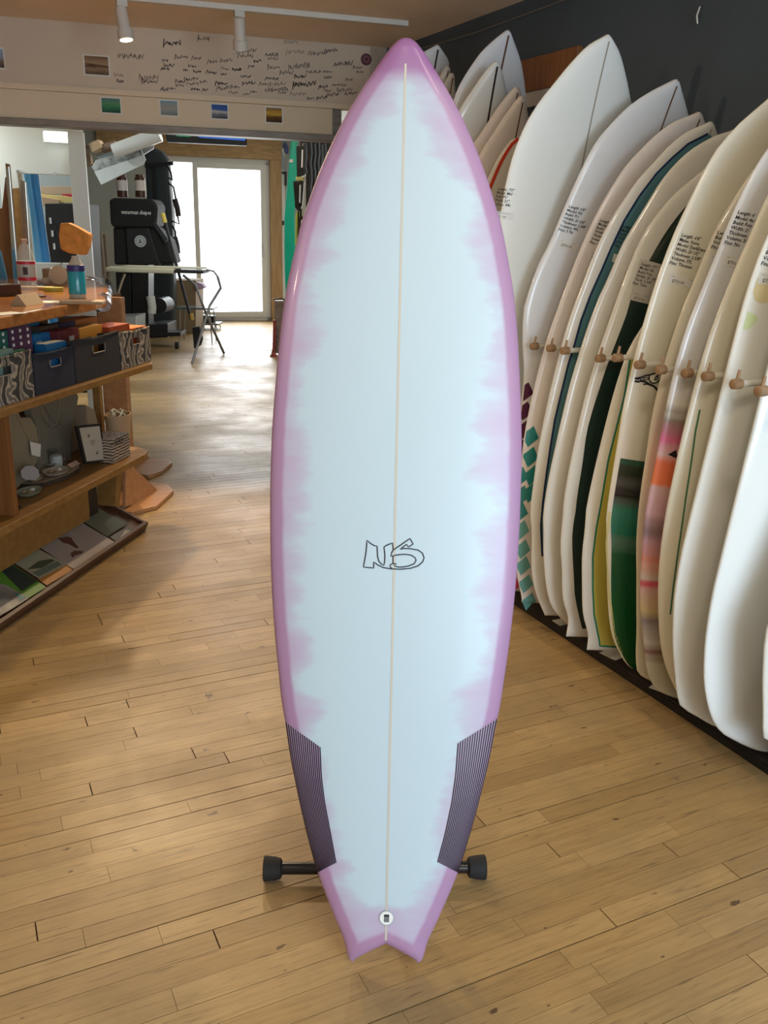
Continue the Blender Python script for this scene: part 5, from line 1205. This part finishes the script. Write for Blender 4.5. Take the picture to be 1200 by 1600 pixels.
# tall bag
bg_ = thing('board_bag', KF @ Vector((on(KF, 255, 440, 1, 11.6).x, 11.7, 0)), 'tall slate padded travel bag with straps by the glass door', 'bag')
q = pprism(KF, [(224, 232), (240, 230), (252, 236), (261, 250), (264, 290), (268, 330), (270, 400), (272, 540), (232, 540), (228, 300)], 11.6, .22); q.obj('bag_body', mBAG2, bg_, bevel=.05, seg=4)
pprism(KF, [(226, 256), (270, 252), (270, 258), (226, 262)], 11.57, .03).obj('strap', mBAG, bg_)
pprism(KF, [(238, 260), (242, 260), (248, 420), (243, 420)], 11.57, .03).obj('strap', mBAG, bg_)
for pts_ in ([(263, 286), (271, 292), (275, 312), (277, 335), (280, 350), (268, 345)], [(261, 258), (267, 270), (269, 282), (264, 278)], [(269, 352), (274, 362), (275, 385), (279, 398), (271, 402)]):
    pixtube(KF, pts_, 11.6, .012, 'handle_loop', mBAG, bg_)
for (x0, y0, x1, y1) in ((273, 311, 279, 338), (273, 370, 278, 396)):
    pixtube(KF, [(x0, y0), ((x0+x1)/2+1, (y0+y1)/2), (x1, y1)], 11.55, .035, 'grip_pad', M('brown_grip', (.03, .02, .022), .7), bg_)
# black bin with script
bn = thing('equipment_cart', KF @ Vector((on(KF, 225, 520, 1, 10.6).x, 10.8, 0)), 'black wheeled shaping machine stand draped in bags with white script', 'machine stand')
pprism(KF, [(170, 312), (178, 309), (238, 311), (246, 322), (244, 352), (238, 356), (178, 356), (172, 350)], 10.55, .40).obj('hood_bag', mBAG, bn, bevel=.03, seg=3)
pprism(KF, [(176, 354), (240, 354), (262, 376), (272, 412), (178, 414)], 10.6, .40).obj('lower_bag', mBAG, bn, bevel=.03, seg=3)
pprism(KF, [(196, 357), (232, 356), (250, 414), (200, 414)], 10.56, .06).obj('pocket_flap', M('pocket_black', (.016, .018, .021), .6), bn, bevel=.01)
pprism(KF, [(238, 348), (243, 347), (262, 373), (258, 380)], 10.55, .04).obj('strap', mBAG2, bn)
pprism(KF, [(205, 412), (232, 412), (232, 516), (208, 516)], 10.65, .25).obj('pedestal', mBLACK, bn, bevel=.005)
pprism(KF, [(180, 418), (204, 418), (206, 500), (184, 500)], 10.7, .2).obj('motor_housing', mBLACK, bn, bevel=.01)
pprism(KF, [(205, 508), (262, 506), (262, 527), (205, 530)], 10.5, .45).obj('base_platform', mBLACK, bn, bevel=.005)
pprism(KF, [(232, 520), (282, 519), (282, 525), (232, 526)], 10.45, .3).obj('base_arm', mBLACK, bn, bevel=.003)
p = on(KF, 276, 528, 1, 10.45); MB(KF).cyl((p.x-.02, 10.45, .04), (p.x+.02, 10.45, .04), .04, n=16).obj('caster_wheel', mRUB, bn, smooth=True)
p = on(KF, 219, 377, 1, 10.54); MB(KF).cyl((p.x, 10.54, p.z), (p.x, 10.56, p.z), .065, n=24).obj('round_logo', M('logo_white', (.50, .55, .58), .5), bn)
MB(KF).add([(p.x+r*cos(2*pi*k/24), 10.537, p.z+r*sin(2*pi*k/24)) for r in (.044, .050) for k in range(24)], [(k, (k+1) % 24, 24+(k+1) % 24, 24+k) for k in range(24)]).obj('logo_ring', M('logo_grey', (.12, .15, .17), .5), bn)
MB(KF).add([(p.x-.022, 10.537, p.z-.02), (p.x+.022, 10.537, p.z-.02), (p.x+.002, 10.537, p.z+.032)], [(0, 1, 2)]).obj('logo_sail', bpy.data.materials['logo_grey'], bn)
p = on(KF, 189, 334, 1, 10.53); tv2, tf2 = text2d('waterman shapes', .062, True); MB(KF).add([(p.x+x*.78, 10.545, p.z+y) for x, y in tv2], tf2).obj('script_text', M('script_white', (.75, .78, .78), .5), bn)
p = on(KF, 252, 480, 1, 10.4); MB(KF).tube([(on(KF, 252, 478, 1, 10.6).x, 10.5, on(KF, 252, 478, 1, 10.5).z), (on(KF, 252, 478, 1, 10.6).x+.02, 10.8, on(KF, 252, 478, 1, 10.5).z)], .09, 18).obj('motor', mBLACK, bn, smooth=True)
pixtube(KF, [(235, 463), (238, 480), (237, 489)], 10.45, .05, 'white_canister', M('canister', (.55, .58, .56), .4), bn, 12)
# brown bottles
for k, (x, lab) in enumerate([(192, 'brown bottle with white label, left of the two on the black stand'), (220, 'brown bottle with white label, right of the two on the black stand')]):
    a = on(KF, x, 308, 1, 10.7); zb = a.z; h = on(KF, x, 273, 1, 10.7).z-zb; r = abs(on(KF, x+7.5, 300, 1, 10.7).x-a.x)
    t = thing('brown_bottle', KF @ Vector((a.x, 10.7, zb)), lab, 'bottle', 'brown bottles on the black stand')
    MB(KF).lathe([(r, 0), (r*1.02, .02), (r, h*.85), (r*.8, h*.9), (r*.8, h)], (a.x, 10.7, zb), 18).obj('bottle_body', M('amber_plastic', (.06, .02, .01), .3), t, smooth=True)
    MB(KF).lathe([(r*1.0, h*.28), (r*1.04, h*.29), (r*1.04, h*.74), (r*1.0, h*.75)], (a.x, 10.7, zb), 18).obj('label_wrap', M('label_pale', (.62, .58, .56), .5), t, smooth=True)
# roll shelf: rolls and plastic sheets sticking out
def kt(name, pix, d, depth, mat, lab, cat, **k): return kthing(name, pix, d, depth, mat, lab, cat, **k)
kt('plastic_sheet', [(147, 268), (222, 243), (217, 222), (228, 250), (222, 258), (158, 289)], 8.235, .01, mPLAST, 'cloudy plastic sheet drooping in front of the rolls', 'plastic sheet')
kt('patterned_sheet', [(143, 262), (150, 250), (240, 222), (240, 232), (222, 243), (148, 268)], 8.26, .02, M('printed_plastic', (.42, .45, .45), .3, col2=(.08, .09, .09), nscale=14), 'grey plastic wrap printed with dark figures', 'plastic sheet')
pixF([(178, 236), (250, 210)], 8.165, .060, 'plastic_roll', M('white_wrap', (.66, .70, .70), .25), 'white plastic-wrapped roll pointing up to the right', 'roll')
pixF([(155, 250), (248, 216)], 8.325, .03, 'paper_roll', M('slate_roll', (.10, .13, .14), .4), 'slate dark roll under the white wrapped one', 'roll')
pixF([(160, 232), (182, 226)], 8.4, .035, 'cardboard_tube', M('tube_brown', (.20, .14, .10), .7), 'short brown tube end among the plastic rolls', 'tube')
kt('cardboard_box', [(138, 224), (153, 218), (160, 230), (144, 238)], 8.35, .12, mCARD, 'small kraft box on top of the rolls by the white column', 'box')
kt('hand_brush', [(133, 228), (138, 226), (143, 256), (136, 260)], 8.40, .05, M('brush_tan', (.35, .24, .15), .6, noise=.5, nscale=8), 'tan handled brush hanging beside the white column', 'brush')
struct('trim_10', MB(KF).bb((on(KF, 137, 250, 1, 8.5).x, 8.45, on(KF, 150, 268, 1, 8.5).z), (on(KF, 160, 250, 1, 8.5).x, 8.75, on(KF, 150, 262, 1, 8.5).z)), mGREYW)
# ironing board
ib = thing('padded_table', on(I4, 300, 566, 2, 0), 'cream padded folding ironing board on crossed tube legs', 'ironing board')
KD = (KF.inverted() @ on(I4, 320, 562, 2, 0)).y
zt = on(KF, 240, 420, 1, KD).z
def kp(x, y, d=0): 
    p = on(KF, x, y, 1, KD+d); return (p.x, KD+d, p.z)
a = kp(152, 418); b = kp(277, 422); c = kp(322, 420)
top = MB(KF); pts_ = [(a[0], KD-.02), (a[0]+.06, KD-.14), (a[0]+.35, KD-.19), (b[0], KD-.19), (b[0], KD+.19), (a[0]+.35, KD+.19), (a[0]+.06, KD+.12)]
top.prism(pts_, zt-.035, zt+.012); top.obj('padded_top', mIRON, ib, bevel=.012, seg=3)
MB(KF).bb((b[0]-.02, KD-.16, zt-.03), (c[0], KD+.16, zt-.002)).obj('iron_rest', mBLACK, ib, bevel=.004)
MB(KF).bb((b[0]-.55, KD-.10, zt+.012), (c[0]-.02, KD+.16, zt+.026)).obj('folded_pad', mIRON, ib, bevel=.005)
def leg(name, pts3, r, mat): MB(KF).tube(pts3, r, 10).obj(name, mat, ib, smooth=True)
f1 = KF.inverted() @ on(I4, 300, 568, 2, .01); f2_ = KF.inverted() @ on(I4, 350, 552, 2, .01)
leg('leg', [kp(340, 432), kp(345, 450, 0), (kp(328, 478))[0:1]+(KD-.02,)+(kp(328, 478)[2],), tuple(f1)], .014, mGREYM)
leg('leg', [kp(286, 430, .05), kp(305, 445, .05), kp(322, 490, .05), tuple(f2_)], .014, mGREYM)
leg('leg', [kp(195, 428), kp(190, 440), kp(172, 500)], .014, mCHROME)
leg('frame_loop', [kp(322, 421), kp(334, 424), kp(340, 432)], .010, mGREYM)
pl_ = thing('push_broom', KF @ Vector((on(KF, 308, 540, 1, 9.9).x, 9.9, 0)), 'black handled broom with yellow bands leaning behind the padded table', 'broom')
a = on(KF, 254, 333, 1, 9.9); b = on(KF, 299, 500, 1, 9.9); c = on(KF, 303, 512, 1, 9.9); g_ = on(KF, 258, 348, 1, 9.9)
MB(KF).tube([(a.x, 9.9, a.z), (g_.x, 9.9, g_.z)], .024, 10).obj('yellow_grip', M('yellow_grip2', (.62, .50, .10), .5), pl_)
MB(KF).tube([(a.x, 9.9, a.z), (b.x, 9.9, b.z)], .016, 10).obj('pole', mBLACK, pl_); MB(KF).tube([(b.x-.002, 9.9, b.z+.07), (b.x+.012, 9.9, b.z-.0)], .022, 10).obj('yellow_band', M('yellow_grip', (.55, .38, .06), .5), pl_)
pprism(KF, [(300, 512), (311, 510), (316, 530), (313, 540), (303, 545)], 9.9, .06).obj('broom_head', mBAG, pl_, bevel=.006)
# boxes, stools
kt('cardboard_box', [(248, 438), (306, 438), (306, 524), (250, 524)], 12.0, .5, M('box_brown', (.24, .17, .10), .8), 'large cardboard box under the padded table', 'box')
kt('white_crate', [(174, 496), (212, 494), (212, 520), (174, 520)], 9.7, .4, M('crate_white', (.36, .38, .37), .5), 'low white crate under the left of the padded table', 'crate')
def stool(x0, x1, yt, yb, d, lab, mat):
    a = on(KF, x0, yt, 1, d); b = on(KF, x1, yt, 1, d); zb = 0.0
    t = thing('side_table', KF @ Vector(((a.x+b.x)/2, d, 0)), lab, 'stool', 'small stools before the glass door')
    MB(KF).bb((a.x, d-.02, a.z-.02), (b.x, d+.32, a.z)).obj('seat', mat, t, bevel=.005)
    for ux in (a.x+.05, b.x-.05):
        for dv_ in (.02, .28): MB(KF).tube([(ux, d+dv_, a.z-.02), (ux+(.02 if ux > (a.x+b.x)/2 else -.02), d+dv_, .003)], .007, 6).obj('leg', mGREYM, t)
stool(274, 333, 480, 530, 11.0, 'low stool with a shiny dark seat in front of the box', M('slate_seat', (.06, .10, .11), .15))
kt('tool_case', [(311, 492), (334, 494), (334, 505), (311, 505)], 12.6, .15, mBLACK, 'small black case on the further low stand', 'case')
stool(308, 342, 505, 525, 12.5, 'further low black stand holding the small case', mBLACK)
kt('folded_towel', [(302, 446), (308, 441), (316, 444), (320, 450), (312, 453)], 11.9, .15, M('lilac_towel', (.45, .34, .48), .8), 'lilac cloth lying on the large cardboard box', 'towel')

# ---- accessories right of the door post
kt('surfboard', [(455, 213), (467, 213), (463, 232), (464, 283), (460, 338), (461.6, 386), (458, 580), (452, 580), (446, 470), (444, 398), (444, 340), (448, 294)], 10.4, .06, mGREEN, 'sea green surfboard standing right of the wooden door post', 'surfboard', bevel=.015)
sk = bpy.data.objects['surfboard']
kt('price_sticker', [(452, 249), (458, 249), (458, 254), (452, 254)], 10.385, .006, mPAPER, 'white sticker on the sea green board', 'sticker', bevel=0)
prism_thing('grey_fin', [(434, 232), (438, 230), (446, 250), (447, 268), (440, 264), (436, 250)], -.03, .03, M('grey_resin', (.30, .33, .36), .3), 'grey curved board tip beside the wooden post', 'fin', F=DF)
prism_thing('blue_fin', [(444, 224), (447, 222), (451, 232), (450, 240), (445, 238)], -.05, .05, M('navy_resin', (.02, .05, .25), .3), 'navy blue board tip behind the sea green board', 'fin', F=DF)
prism_thing('small_bracket', [(439, 268), (448, 268), (448, 290), (445, 290), (445, 272), (439, 271)], -.05, .05, mBLACK, 'black wall bracket left of the sea green board', 'bracket', F=DF)
prism_thing('small_bracket', [(439, 345), (444, 345), (444, 352), (439, 352)], -.05, .05, mBLACK, 'small black clip low on the white strip', 'bracket', F=DF)
rk = thing('accessory_rack', KF @ Vector((on(KF, 490, 300, 1, 8.7).x, 8.7, 0)), 'dark rack of leashes and packs behind the lilac-railed surfboard', 'display rack')
pprism(KF, [(478, 214), (566, 214), (566, 600), (478, 600)], 8.8, .06).obj('panel', M('rack_dark', (.025, .016, .014), .7), rk)
pprism(KF, [(478, 244), (520, 240), (520, 250), (478, 254)], 8.7, .08).obj('wood_slat', M('slat_red', (.16, .06, .03), .5), rk)
pixtube(KF, [(470, 214), (470, 372)], 8.965, .010, 'hanging_rail', mBLACK, rk)
pixtube(KF, [(466, 330), (466, 384)], 8.965, .008, 'hanging_rail', mBLACK, rk)
for (y, x0) in ((216, 462), (222, 470)):
    pixtube(KF, [(x0, y), (512, y+3)], 8.965, .008, 'wire_bar', mBLACK, rk)
for k, (x, y) in enumerate([(478, 225), (486, 222), (492, 224), (498, 222), (503, 226), (508, 224), (486, 262), (492, 268), (498, 264)]):
    pixtube(KF, [(x, y), (x+1, y+18), (x-1, y+34), (x+1, y+46)], 8.62, .018, 'leash', M('leash_black', (.02, .018, .018), .3) if k == 0 else bpy.data.materials['leash_black'], rk, 8)
PK = [([(463, 228), (477, 228), (477, 274), (464, 277)], 'black packaged leash, top of the hanging column'), ([(458, 283), (475, 283), (472, 322), (467, 331), (461, 324)], 'black packaged leash, middle of the hanging column'), ([(465, 339), (475, 338), (470, 364), (466, 366)], 'black packaged leash, lowest of the hanging column')]
for pix, lab in PK:
    o = kt('leash_pack', pix, 8.9, .05, M('pack_gloss', (.015, .015, .015), .15, noise=.6, nscale=20, coat=1) if 'pack_gloss' not in bpy.data.materials else bpy.data.materials['pack_gloss'], lab, 'leash pack', group='packaged leashes beside the sea green board')
    xs_m = sum(p[0] for p in pix)/len(pix); y0 = min(p[1] for p in pix); 
    pixtube(KF, [(xs_m+3, y0+6), (xs_m+2, y0+34)], 8.895, .010, 'pack_window', M('pack_white', (.6, .6, .58), .3) if 'pack_white' not in bpy.data.materials else bpy.data.materials['pack_white'], o)
kt('lime_strap', [(462, 334), (467, 330), (472, 337), (466, 340), (463, 383), (461, 383)], 8.98, .02, M('lime_web', (.50, .62, .08), .5), 'lime green strap hanging beside the sea green board', 'strap')
kt('yellow_toggle', [(462, 276), (474, 276), (474, 282), (462, 282)], 8.90, .05, M('yellow_web', (.55, .50, .18), .5), 'pale yellow toggle between the two upper leash packs', 'toggle')
# red stand at the left edge of the lilac rail
rd = thing('display_stand', on(I4, 430, 556, 2, 0), 'dark red rack with magazines beside the door post', 'magazine rack')
kd3 = (KF.inverted() @ on(I4, 430, 556, 2, 0)).y
pixtube(KF, [(427, 468), (440, 466), (446, 470)], kd3, .010, 'top_wire', mBLACK, rd)
pprism(KF, [(429, 470), (446, 470), (446, 552), (429, 552)], kd3+.05, .08).obj('magazine_stack', M('magazines', (.10, .07, .06), .35, col2=(.35, .28, .24), nscale=20, stretch=(10, 1, 1)), rd)
pixtube(KF, [(429, 500), (428, 545), (425, 556)], kd3, .016, 'red_leg', M('red_enamel', (.30, .05, .04), .35), rd, 10)
pixtube(KF, [(425, 553), (431, 560)], kd3-.05, .035, 'red_foot', bpy.data.materials['red_enamel'], rd, 10)
